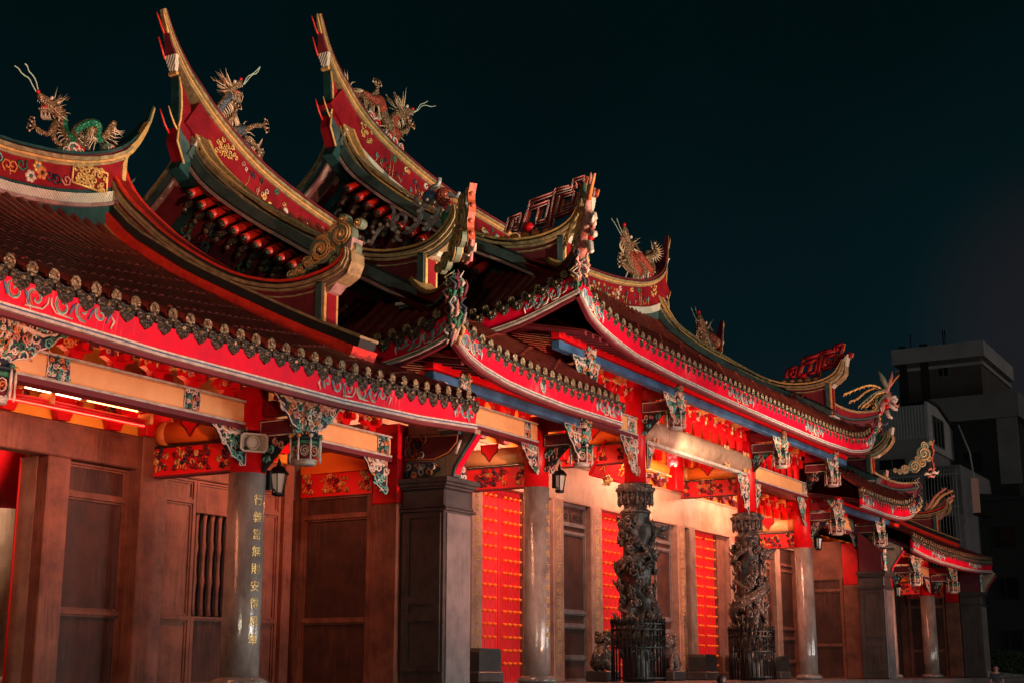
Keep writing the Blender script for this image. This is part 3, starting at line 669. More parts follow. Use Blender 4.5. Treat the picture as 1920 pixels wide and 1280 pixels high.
hT = [(25.7, 15.92), (25.88, 15.46), (26.01, 15.17), (26.21, 14.82), (26.52, 14.47), (26.94, 14.12), (27.45, 13.85), (28.12, 13.6), (28.9, 13.4), (30.4, 13.12), (32.16, 12.93), (34.3, 12.84), (36.3, 12.8)]
ridgeT = smooth(hT + [(72.6 - a, b) for a, b in reversed(hT[:-1])])
fbL_ = [(8.0, 4.2), (10.5, 4.08), (13.4, 4.02), (17.3, 4.03), (19.5, 4.10), (21.3, 4.22)]
fbL = lambda x: lerp(fbL_, x)
fT = [(0, 6.72), (3.4, 6.73), (5.9, 6.76), (8.1, 6.84), (9.2, 6.98), (9.9, 7.12), (10.4, 7.30), (10.85, 7.66)]
fM = [(9.0, 5.17), (11.5, 5.14), (12.9, 5.17), (13.9, 5.22), (14.8, 5.34), (15.3, 5.47), (15.75, 5.70)]
fbT = lambda x: lerp(fT, abs(x - 36.3)); fbM = lambda x: lerp(fM, abs(x - 36.3))
sT = [(13.05, 7.70), (13.3, 7.62), (13.62, 7.50), (14.39, 7.24), (15.19, 7.08), (16.2, 7.0), (22, 7.0)]
sM = [(13.05, 5.78), (13.3, 5.68), (13.62, 5.56), (14.08, 5.45), (14.6, 5.37), (16, 5.32), (22, 5.32)]
EY = 13.05; YC = 15.1; YW = 17.2
XT0 = 25.45; XM0 = 20.56
# ---------------------------------------------------------------- eave of the two upper roofs
def side_skirt(par, xe, xg, sb, h, mir, y1=24.0, slope=.82):
    mb = MB(); ys = frange(EY + .05, y1, 30)
    def hipmin(x): return EY + (x - xe) * 1.15
    n = int((y1 - EY) / .33)
    for i in range(n):
        y = EY + .2 + i * .33; xa, xb = xe, min(xg, xe + max(.05, (y - EY) / 1.15))
        z = lerp(sb, y) + h
        pts = [(x, y, z + slope * (x - xe)) for x in frange(xa, xb, 3)]
        r = .082
        mb.rings([[(p[0], y + r * math.cos(a), p[2] + r * math.sin(a)) for a in (0, .8, 1.57, 2.34, 3.14)] for p in pts], 'tile', False, True, False)
    mb.rings([[(x, y, lerp(sb, y) + h - .03 + slope * (x - xe)) for x in (xe, min(xg, xe + max(.02, (y - EY) / 1.15)))] for y in ys], 'maroon', False, False, False)
    mb.rings([[(x, y, lerp(sb, y) + h - .15 + slope * (x - xe)) for x in (xe, min(xg, xe + max(.02, (y - EY) / 1.15)))] for y in ys], 'soffit', False, False, False)
    o = mb.build('side_skirt_tiles', par, mir)
    eave_row(sub(o), frange(EY + .35, y1, int((y1 - EY) / .33)), xe - .02, lambda y: lerp(sb, y) + h - .04, mir, 'side_eave_tiles', 'Y', 1)
    return o
def hip(par, p0, p1, mir, name='hip_ridge'):
    """short diagonal ridge from the verge foot to the upturned corner"""
    mb = MB(); n = 7; P0 = Vector(p0); P1 = Vector(p1)
    def L(t, dz, w):
        p = P0.lerp(P1, t); z = p.z - .30 * math.sin(math.pi * t) * .8 + dz
        d = (P1 - P0); d.z = 0; d.normalize(); s_ = Vector((-d.y, d.x, 0))
        return [tuple(Vector((p.x, p.y, z)) + s_ * w * q) for q in (-1, 1)]
    for a, b, w, m in ((-.32, -.02, .10, 'maroon'), (.0, .06, .18, 'teal'), (.063, .34, .13, 'panel_red'), (.343, .40, .19, 'gold'), (.403, .45, .15, 'gold_paint')):
        rs = []
        for i in range(n + 1):
            t = i / n; k = 1 - .45 * t * (1 if a > 0 else 0)
            A = L(t, a * k, w); Bq = L(t, b * k, w); rs.append([A[0], A[1], Bq[1], Bq[0]])
        mb.rings(rs, m, True)
    return mb.build(name, par, mir)
def purlins(par, x0, x1, zb, posts, mir=False):
    mb = MB(); y = 13.95; xs = [x0] + posts + [x1]
    for a, b in zip(xs, xs[1:]):
        a2, b2 = a + .16, b - .16
        mb.bev((a2, y - .1, zb), (b2, y + .12, zb + .18), 'blue', .02)
        mb.bev((a2 - .05, y - .13, zb + .21), (b2 + .05, y + .1, zb + .42), 'red', .02)
    return mb.build('eave_purlin', par, mir)
def soffit(par, x0, x1, z0, z1, mir=False, y1=17.2, pitch=.34, y0=13.12, hang=.0):
    mb = MB()
    mb.add([(x0, y0, z0), (x1, y0, z0), (x1, y1, z1), (x0, y1, z1)], [(0, 1, 2, 3)], 'soffit')
    n = int((x1 - x0) / pitch)
    for i in range(n):
        x = x0 + (i + .5) * pitch
        mb.rings([[(x - .05, y, z), (x + .05, y, z), (x + .05, y, z - .09), (x - .05, y, z - .09)] for y, z in ((y0 + .06, z0 + .0), (y1, z1))], 'maroon', True)
    return mb.build('eave_rafters', par, mir)
def brackets(par, x0, x1, y, z0, z1, pitch, seed, mir=False, pal=('red', 'c_orange', 'gold_paint', 'maroon', 'c_pink'), mt='red', name='bracket_row', h=.05):
    """row of carved bracket blocks between the beam and the rafters"""
    mb = MB(); n = max(1, int((x1 - x0) / pitch)); p = (x1 - x0) / n; H = z1 - z0
    for i in range(n):
        x = x0 + (i + .5) * p; w = p * .36
        mb.prism([(x - w * .3, z0), (x + w * .3, z0), (x + w * .45, z0 + H * .3), (x + w, z0 + H * .45), (x + w * .9, z0 + H * .7), (x + w * 1.15, z1), (x - w * 1.15, z1), (x - w * .9, z0 + H * .7), (x - w, z0 + H * .45), (x - w * .45, z0 + H * .3)], 'Y', y - .06, y + .06, mt)
        mb.box((x - w * .2, y - .22, z0 + H * .35), (x + w * .2, y - .063, z0 + H * .6), mt)
        mb.box((x - w * .5, y - .3, z0 + H * .72), (x + w * .5, y - .063, z0 + H * .86), pal[i % 2])
        fr = Fr((x, y - .065, z0), (1, 0, 0), (0, 0, 1)); fr.n = Vector((0, -1, 0))
        carve(mb, fr, [(-w * .9, H * .45), (w * .9, H * .45), (w * 1.1, H * .98), (-w * 1.1, H * .98)], seed + i, min(.13, H * .3), list(pal), h * .4, .17)
    return mb.build(name, par, mir)
# ================================================================== centre hall
hall = thing('temple_gate_hall', 'tallest middle temple hall with stacked upswept roofs, carved dragon pillars and studded red doors', 'temple hall', (36.3, 15, -.25))
def upper(mir):
    s = ''
    # T (raised middle) half
    x1 = 36.3
    v = verge(hallroofT, 26.6, vTtop, vTbot, 'T', mir=mir, ypost=14.12, prow=[(14.2, 9.38), (13.9, 9.52), (13.66, 9.78), (13.50, 10.22), (13.36, 10.35), (13.42, 10.05), (13.62, 9.62), (13.95, 9.28), (14.2, 9.2)])
    gable(hallroofT, 27.25, vTbot, 7.9, mir, 31, (13, 16.2, 19.9), 26.6)
    side_skirt(hallroofT, XT0, 27.2, sT, .56, mir)
    ys = frange(EY, 17.5, 12)
    fascia(hallroofT, ys, XT0, lambda y: lerp(sT, y), .42, mir, 'Y', 1, 'side_fascia', ((13.75, .65, 0),))
    hip(hallroofT, (26.75, 14.35, 8.55), (25.35, 12.95, 8.42), mir)
    swallow(hallroofT, 26.6, 0, mir, c=(5.22, 2.13))
    gold_box(hallroofT, 27.05, .75, ridgeT, .34, .84, 5, mir, False)
    relief(hallroofT, ridgeT, 27.9, 36.3, .36, .88, 17, mir)
    # M (lower side) roof
    zz = lambda x: fbM(x) - 5.17
    roof_front(hallroofM, 21.35, 27.2, profM, zz, mir=mir)
    ridge(hallroofM, ridgeMl, 21.35, 27.2, mir, style='T')
    relief(hallroofM, ridgeMl, 22.9, 26.9, .36, .88, 18, mir)
    gold_box(hallroofM, 21.9, .8, ridgeMl, .34, .80, 8, mir, False)
    verge(hallroofM, 21.4, vMtop, vMbot, 'M', mir=mir, ypost=14.35, prow=[(14.15, 7.86), (13.85, 7.98), (13.62, 8.25), (13.5, 8.6), (13.38, 8.66), (13.45, 8.35), (13.68, 7.92), (14.0, 7.62), (14.25, 7.6)])
    gable(hallroofM, 22.05, vMbot, 6.0, mir, 32, (13, 16.4, 20.1), 21.4)
    side_skirt(hallroofM, XM0, 22.0, sM, .56, mir)
    fascia(hallroofM, frange(EY, 17.5, 12), XM0, lambda y: lerp(sM, y), .42, mir, 'Y', 1, 'side_fascia', ((13.7, .6, 0),))
    hip(hallroofM, (21.55, 14.5, 6.85), (20.46, 12.95, 6.52), mir)
    swallow(hallroofM, 21.4, 0, mir, c=(0, 0))
    xs = frange(XM0, 27.35, 28)
    fascia(hallroofM, xs, EY, fbM, .42, mir, mots=((21.05, .42, 0), (26.7, .6, 0), (23.8, .01, 1)))
    eave_row(hallroofM, frange(XM0 + .1, 27.2, 22), EY + .02, lambda x: fbM(x) + .55, mir)
    soffit(hallroofM, 20.9, 27.3, 5.45, 6.2, mir)
hallroofT = MB(); hallroofT.box((27.3, 17.0, 9.0), (45.3, 23.6, 9.1), 'maroon'); hallroofT = sub(hallroofT.build('upper_roof', hall))
hallroofM = MB(); hallroofM.box((22.2, 17.2, 7.0), (27.2, 23.4, 7.1), 'maroon'); hallroofM.box((45.4, 17.2, 7.0), (50.4, 23.4, 7.1), 'maroon'); hallroofM = sub(hallroofM.build('lower_roof', hall))
for mir in (False, True): upper(mir)
x0, x1 = XT0, 72.6 - XT0
zz = lambda x: fbT(x) - 6.74
roof_front(hallroofT, 26.95, 45.65, profT, zz)
for mir in (False, True):
    roof_front(hallroofT, XT0 + .05, 26.9, [(13.05, 7.30), (14.1, 8.12), (14.5, 8.42)], zz, hipx=lambda x: EY + max(.15, (x - XT0) * 1.1), mir=mir, back=False, name='corner_tiles')
    roof_front(hallroofM, XM0 + .05, 21.35, [(13.05, 5.76), (14.1, 6.5), (14.5, 6.72)], lambda x: fbM(x) - 5.17, hipx=lambda x: EY + max(.15, (x - XM0) * 1.2), mir=mir, back=False, name='corner_tiles')
ridge(hallroofT, ridgeT, 26.6, 46.0, tip2=True, style='T')
xs = frange(x0, x1, 90)
fascia(hallroofT, xs, EY, fbT, .46, mots=((26.0, .5, 0), (34.6, .9, 0), (40.6, .8, 0), (46.6, .5, 0)))
eave_row(hallroofT, frange(x0 + .1, x1 - .1, 64), EY + .02, lambda x: fbT(x) + .56)
soffit(hallroofT, 25.8, 46.8, 7.0, 7.9)
purlins(hallroofT, 25.9, 46.7, 6.74, [27.4, 32.4, 40.2, 45.25])
for m in (False, True): purlins(hallroofM, 21.0, 27.15, 5.17, [22.2], mir=m)
# posts
for x, wl, wr in ((27.45, .62, .45), (32.4, .75, .4), (40.2, .7, .4), (45.2, .6, .3)):
    hanging_post(hall, x, 5.88, wl, wr, .68, int(x * 7), wz=.85)
for x, wl, wr in ((22.2, .55, .3), (27.2, .8, .2), (45.4, .4, .5), (50.4, .6, .3)):
    hanging_post(hall, x, 4.32, wl, wr, .68, int(x * 5), wz=.84)
# columns
FZ = -.25
column(hall, 27.25, YC, FZ + .17, 3.95, 5.5, .285, stext='行忠孝仁義千古傳風聖德昭', ang=262, tsz=.15, tgap=.25)
column(hall, 45.35, YC, FZ + .17, 3.95, 5.5, .285)
beamx(hall, 21.9, 26.9, 14.98, 4.93, 5.28, bands=((22.3, 22.6), (26.3, 26.55)), seed=3)
beamx(hall, 45.7, 50.7, 14.98, 4.93, 5.28, bands=((46.1, 46.4), (50.1, 50.4)), seed=4)
beamx(hall, 27.0, 32.1, 14.98, 5.82, 6.2, bands=((31.5, 31.9),), seed=6)
beamx(hall, 32.75, 39.9, 15.0, 5.74, 6.36, 'stone_cream', ((37.9, 38.25), (39.4, 39.85), (33.0, 33.3)), seed=7, rnd_=True)
beamx(hall, 40.6, 45.3, 14.98, 5.66, 6.04, 'ochre', ((44.8, 45.2),), seed=8)
brackets(hall, 27.6, 32.0, 15.0, 6.26, 7.25, .55, 50)
brackets(hall, 32.8, 39.9, 15.0, 6.4, 7.25, .62, 60)
brackets(hall, 40.6, 45.0, 15.0, 6.1, 7.2, .55, 70)
brackets(hall, 22.4, 26.9, 15.0, 5.32, 5.75, .6, 80)
brackets(hall, 45.8, 50.4, 15.0, 5.32, 5.75, .6, 90)
def spand(x, z, w, h, sg, seed, y=14.9, mir=False, pal=PAL, par=None):
    mb = MB(); queti(mb, (x, y, z), w, h, sg, seed, pal); return mb.build('carved_spandrel', par or hall)
for x, z, w, h, sg, sd in ((26.95, 4.8, .75, .6, -1, 3), (27.55, 4.8, .45, .5, 1, 4), (32.08, 5.68, .95, .9, -1, 5), (32.72, 5.68, .4, .65, 1, 6), (39.9, 5.6, .85, 1.05, -1, 7), (40.52, 5.6, .45, .8, 1, 8), (45.05, 5.5, .7, .85, -1, 9), (45.65, 4.8, .5, .5, 1, 10), (50.7, 4.8, .7, .6, -1, 11)):
    spand(x, z, w, h, sg, sd)
for x in (27.25, 32.4, 40.2, 45.35):
    z = 5.1 if 30 < x < 42 else 3.9
    beamy(hall, x + .05, YC + .2, YW - .02, z + .1, 'orange' if z > 4 else 'ochre', seed=int(x))
# ---------------------------------------------------------------- back wall, doors, pilasters
wall = MB(); wall.box((21.6, YW + .25, FZ), (51.0, YW + .45, 4.35), 'stone_panel')
wall = sub(wall.build('front_wall', hall))
mb = MB()
mb.box((21.6, YW - .02, 4.36), (51.0, YW + .24, 5.28), 'stone_cream')
mb.box((21.6, YW - .05, 5.282), (51.0, YW + .2, 5.34), 'stone_pink'); mb.box((21.6, YW - .04, 4.31), (51.0, YW + .24, 4.357), 'stone_pilaster')
mb.build('stone_lintel', wall)
# recess reveals beside the doors
DOORS = ((28.55, 30.55, 31.0), (34.75, 37.85, 37.9), (41.2, 42.75, 43.9))
def door(x0, x1, n, seed, label):
    mb = MB(); y = YW + .30; m = (x0 + x1) / 2
    mb.box((x0, y - .1, FZ), (m - .012, y - .04, 4.30), 'door_red'); mb.box((m + .012, y - .1, FZ), (x1, y - .04, 4.30), 'door_red')
    for i in range(1, n): 
        xx = x0 + (x1 - x0) * i / n
        mb.box((xx - .004, y - .104, FZ), (xx + .004, y - .101, 4.3), 'maroon')
    z = 4.12
    while z > -.1:
        for i in range(n):
            xx = x0 + (x1 - x0) * (i + .5) / n
            if abs(xx - m) < .03: continue
            mb.rings([[(xx + r * math.cos(a * .785), y - .1 - d, z + r * math.sin(a * .785)) for a in range(8)] for r, d in ((.03, 0), (.042, .03), (.034, .085), (.012, .12))], 'orange', True, True)
        z -= .303
    return mb.build('door', hall, label=label)
door(28.4, 30.55, 9, 1, 'red studded door seen beside the near grey column')
door(34.75, 37.85, 11, 2, 'red studded middle door behind the near dragon pillar')
door(41.2, 43.2, 9, 3, 'red studded door between the two dragon pillars')
for a, b in ((30.6, 31.1), (37.9, 38.3), (43.25, 44.0)): mb = MB(); mb.box((a, YW + .1, FZ), (b, YW + .24, 4.3), 'stone_brown'); mb.build('door_reveal', wall)
pil = [(27.85, 28.35, '帝德巍巍昭日月聖恩浩蕩滿乾坤', .02), (31.78, 32.33, '而今可任行天道心正身修德自明', .05), (33.95, 34.6, '天行健君子自強不息地勢坤', .02), (39.65, 40.22, '神威遠震護邦家浩氣長存照古今', .06), (40.68, 41.12, '', .02), (44.05, 44.5, '忠義千秋傳萬古', .02), (46.9, 47.4, '恩主公', .02), (48.3, 48.8, '', .04)]
for a, b, t, d in pil:
    mb = MB(); mb.bev((a, YW - .04 - d, FZ), (b, YW + .24, 4.31), 'stone_pilaster', .02); o = mb.build('pilaster', hall)
    if t: wall_text(sub(o), t, (a + b) / 2, YW - .045 - d, 4.0, .26 if b - a > .52 else .2, .285)
for a, b in ((32.36, 33.93), (38.4, 39.6), (44.55, 46.85), (47.45, 48.25), (48.85, 50.9), (22.0, 27.8)):
    mb = MB(); panel_wall(mb, a, b, YW + .15, FZ, 4.3, (.35, 1.15, 1.5, 3.55, 3.75), 'stone_grey' if a < 40 else 'stone_brown', 'stone_panel'); mb.build('stone_panelling', wall)
mb = MB()                                                          # chain pattern cut in the upper panel
fr = Fr((33.15, YW + .145, 3.98), (1, 0, 0), (0, 0, 1)); fr.n = Vector((0, -1, 0))
for sg in (-1, 1):
    for k in range(3):
        c = sg * (.25 + .13 * k); mb.tube([fr.P(c - .09, 0, .01), fr.P(c, .07, .01), fr.P(c + .09, 0, .01), fr.P(c, -.07, .01), fr.P(c - .09, 0, .01)], .012, 'stone_dark', 4)
mb.tube([fr.P(0, -.18, .01), fr.P(.03, -.05, .01), fr.P(-.02, .08, .01), fr.P(.06, .1, .01), fr.P(0, .17, .01), fr.P(-.06, .1, .01), fr.P(0, .02, .01)], .014, 'stone_dark', 4)
mb.build('carved_emblem', wall)
# upper wall above lintel: orange boards, lens beams, red posts
mb = MB(); mb.box((26.9, YW + .1, 5.36), (45.7, YW + .2, 8.0), 'orange'); mb.box((21.6, YW + .1, 5.36), (26.89, YW + .2, 6.2), 'orange'); mb.box((45.71, YW + .1, 5.36), (51, YW + .2, 6.2), 'orange')
mb = sub(mb.build('upper_boarding', hall))
for a, b in ((27.7, 32.0), (32.8, 39.0), (40.2, 45.0)):
    beamx(hall, a, b, YW - .05, 5.75, 6.1, 'yellow', rnd_=True, name='lens_beam')
    brackets(hall, a, b, YW - .08, 5.36, 5.74, .9, int(a), pal=('c_orange', 'gold_paint', 'c_silver', 'c_navy'), mt='maroon')
    brackets(hall, a, b, YW - .05, 6.14, 7.2, .9, int(a) + 7, pal=('red', 'c_orange', 'gold_paint'))
for a, b in ((22.0, 26.9), (45.7, 50.9)): brackets(hall, a, b, YW - .05, 5.36, 6.1, .8, int(a))
for x in (27.4, 32.4, 39.6, 45.3): mb = MB(); mb.bev((x - .3, YW - .25, 5.345), (x + .3, YW + .05, 7.9), 'red', .02); mb.build('upper_post', hall)
# ---------------------------------------------------------------- dragon pillars
def dragon_pillar(x, seed, lab):
    rnd = random.Random(seed); mb = MB()
    n = 44; rs = []
    for i in range(64):
        z = FZ + (3.9 - FZ) * i / 63; rg = []
        for j in range(n):
            a = 2 * math.pi * j / n
            q = math.sin(a * 3 + z * 3.1 + seed) * .5 + math.sin(a * 5 - z * 4.3) * .35 + math.sin(a * 2 + z * 7) * .3
            r = .36 + .075 * q * (1 if .3 < z < 3.7 else .2); rg.append((x + r * math.cos(a), YC + r * math.sin(a), z))
        rs.append(rg)
    mb.rings(rs, 'stone_shaft', True, True)
    o = mb.build('dragon_pillar', hall, label=lab)
    mb = MB()                                                      # coiling dragon
    P = []; Rd = []
    for i in range(86):
        t = i / 85; z = .75 + 2.95 * t; a = seed * .9 + 2 * math.pi * 1.9 * t + .5 * math.sin(9 * t); r = .44 + .06 * math.sin(13 * t + seed)
        P.append((x + r * math.cos(a), YC + r * math.sin(a), z + .10 * math.sin(11 * t + seed))); Rd.append(.07 + .10 * math.sin(math.pi * min(1, t * 1.25 + .05)))
    mb.tube(P, Rd, 'stone_carved', 10)
    Q = [(x + (.40 + .03 * math.sin(9 * t)) * math.cos(seed + 2.2 - 7.5 * t), YC + (.40 + .03 * math.sin(9 * t)) * math.sin(seed + 2.2 - 7.5 * t), .9 + 2.5 * t + .12 * math.sin(14 * t)) for t in frange(0, 1, 50)]
    mb.tube(Q, [.03 + .05 * math.sin(math.pi * i / 50) for i in range(51)], 'stone_carved', 8)
    for i in range(0, 86, 9):                                      # bent legs with claws along the coil
        p = Vector(P[i]); ra = Vector((p.x - x, p.y - YC, 0)).normalized(); ta = Vector((-ra.y, ra.x, 0)); sgn = 1 if i % 2 else -1
        e1 = p + ra * .07 + upv * .16 * sgn; e2 = e1 + ta * .14 * sgn + upv * .07 * sgn; mb.tube([p, e1, e2], [.075, .055, .035], 'stone_carved', 7)
        for c_ in (-1, 0, 1): mb.tube([e2, e2 + ta * .06 * sgn + upv * .05 * c_ + ra * .03, e2 + ta * .1 * sgn + upv * .07 * c_], [.025, .02, .004], 'stone_carved', 5)
    for i in range(4, 84, 1):                                      # back spines
        p = Vector(P[i]); c = Vector((x, YC, p.z)); d = (p - c).normalized()
        mb.tube([p + d * Rd[i] * .7, p + d * (Rd[i] + .05) + Vector((0, 0, .05))], [.02, .004], 'stone_carved', 4)
    h = Vector(P[-1]); a = seed * .9 + 2 * math.pi * 1.9
    H = Vector((x + .50 * math.cos(R(-62)), YC + .50 * math.sin(R(-62)), 3.42))
    # head reaching out to the front and right, open jaws, mane
    d = (Vector((math.cos(R(-55)), math.sin(R(-55)), .15))).normalized(); s_ = Vector((-d.y, d.x, 0))
    mb.ball(tuple(H), (.15, .15, .14), 'stone_carved', 10, 7)
    mb.tube([H, H + d * .16 + upv * .05, H + d * .30 + upv * .04], [.11, .09, .06], 'stone_carved', 8)
    mb.tube([H - upv * .05, H + d * .14 - upv * .13, H + d * .24 - upv * .2], [.08, .06, .035], 'stone_carved', 8)
    mb.ball(tuple(H + d * .31 + upv * .07), .05, 'stone_carved', 8, 5)
    for sg in (-1, 1):
        mb.tube([H + s_ * .07 * sg + upv * .08, H - d * .12 + s_ * .12 * sg + upv * .2, H - d * .1 + s_ * .16 * sg + upv * .32], [.03, .025, .01], 'stone_carved', 6)
        for k in range(7):
            b = H + s_ * sg * .1 - d * .05 + upv * (.12 - .05 * k); mb.tube([b, b + s_ * sg * .10 - d * .06 + upv * (.03 - .02 * k), b + s_ * sg * .14 - d * .14 + upv * (.1 - .03 * k)], [.03, .022, .004], 'stone_carved', 5)
    for k in range(150):                                            # clouds, figures, claws round the shaft
        a = rnd.uniform(0, 6.28); z = rnd.uniform(.3, 3.7); r = .38 + rnd.uniform(0, .09); q = rnd.uniform(.06, .13)
        c = Vector((x + r * math.cos(a), YC + r * math.sin(a), z)); ta = Vector((-math.sin(a), math.cos(a), 0)); ra = Vector((math.cos(a), math.sin(a), 0))
        mb.tube([c + ta * u + upv * v + ra * .03 for u, v in spir(0, 0, q, 1.3, rnd.uniform(0, 6), rnd.choice((-1, 1)), 9)], [q * .28] * 9, 'stone_carved', 5)
        if k % 3 == 0: mb.tube([c, c + ra * .1 + upv * .06, c + ra * .16 + ta * .05 + upv * .16], [.05, .04, .01], 'stone_carved', 5)
    for k in range(26):                                            # wave crest flaring at the rail
        a = 2 * math.pi * k / 26; ra = Vector((math.cos(a), math.sin(a), 0)); ta = Vector((-math.sin(a), math.cos(a), 0)); b = Vector((x, YC, .55 + .1 * (k % 2)))
        mb.tube([b + ra * .40, b + ra * .47 + upv * .3, b + ra * .52 + upv * .55 + ta * .08, b + ra * (.56 + .06 * (k % 2)) + upv * .78 + ta * .14], [.09, .07, .045, .008], 'stone_carved', 5)
    mb.build('coiled_dragon', sub(o))
    mb = MB(); c = (x, YC, 3.86)
    mb.lathe(c, [(.34, 0), (.40, .03), (.37, .08), (.30, .12), (.29, .22)], 'stone_carved', 24)
    mb.lathe(c, [(.31, .222), (.38, .26), (.40, .44), (.36, .5)], 'stone_carved', 24)
    mb.lathe(c, [(.36, .502), (.47, .54), (.48, .62), (.42, .66), (.45, .72), (.34, .76)], 'stone_carved', 24)
    for k in range(12):
        a = 2 * math.pi * k / 12; q = (x + .43 * math.cos(a), YC + .43 * math.sin(a))
        mb.tube([(q[0], q[1], 4.04), (q[0], q[1], 4.12), (q[0], q[1], 4.26), (q[0], q[1], 4.42)], [.012, .035, .022, .04], 'stone_carved', 6)
        a += .26; q = (x + .40 * math.cos(a), YC + .40 * math.sin(a)); mb.ball((q[0], q[1], 4.22), (.06, .06, .08), 'stone_carved', 6, 5)
        q = (x + .46 * math.cos(a), YC + .46 * math.sin(a)); mb.ball((q[0], q[1], 4.46), (.055, .055, .05), 'stone_carved', 6, 4)
    mb.build('basket_capital', sub(o))
    mb = MB(); mb.lathe((x, YC, 0), [(.275, 4.625), (.27, 7.3)], 'red', 32); mb.build('painted_shaft', sub(o))
    rail = thing('iron_railing', '', 'railing', (x, YC, FZ), 'black iron railings round the dragon pillars')
    mb = MB(); r = .66
    for k in range(36):
        a = 2 * math.pi * k / 36; q = (x + r * math.cos(a), YC + r * math.sin(a)); mb.tube([(q[0], q[1], FZ + .02), (q[0], q[1], 1.16)], .018, 'iron', 5)
        mb.tube([(q[0], q[1], 1.16), (q[0], q[1], 1.2), (q[0], q[1], 1.3)], [.022, .035, .003], 'iron', 5)
    mb.build('bars', rail); mb = MB()
    for z in (FZ + .08, .55, .98, 1.12):
        mb.rings([[(x + (r + a) * math.cos(t), YC + (r + a) * math.sin(t), z + b) for t in frange(0, 2 * math.pi, 36)[:-1]] for a, b in ((-.025, 0), (.025, 0), (.025, .035), (-.025, .035), (-.025, 0))], 'iron', False, False)
    for k in range(18):
        a = 2 * math.pi * k / 18; ra = Vector((math.cos(a), math.sin(a), 0)); ta = Vector((-math.sin(a), math.cos(a), 0)); c = Vector((x, YC, .77)) + ra * r
        mb.tube([c + ta * u + upv * v for u, v in spir(0, 0, .10, 1.2, k, 1, 9)], .014, 'iron', 4)
    mb.build('rails', rail)
    return o, rail
o1, r1 = dragon_pillar(32.4, 2, 'nearer carved stone dragon pillar, paler, in front of the middle door')
r1['label'] = 'black iron railing round the foot of the nearer dragon pillar'
o2, r2 = dragon_pillar(40.25, 5, 'farther carved stone dragon pillar lit reddish from behind')
r2['label'] = 'black iron railing round the foot of the farther dragon pillar'
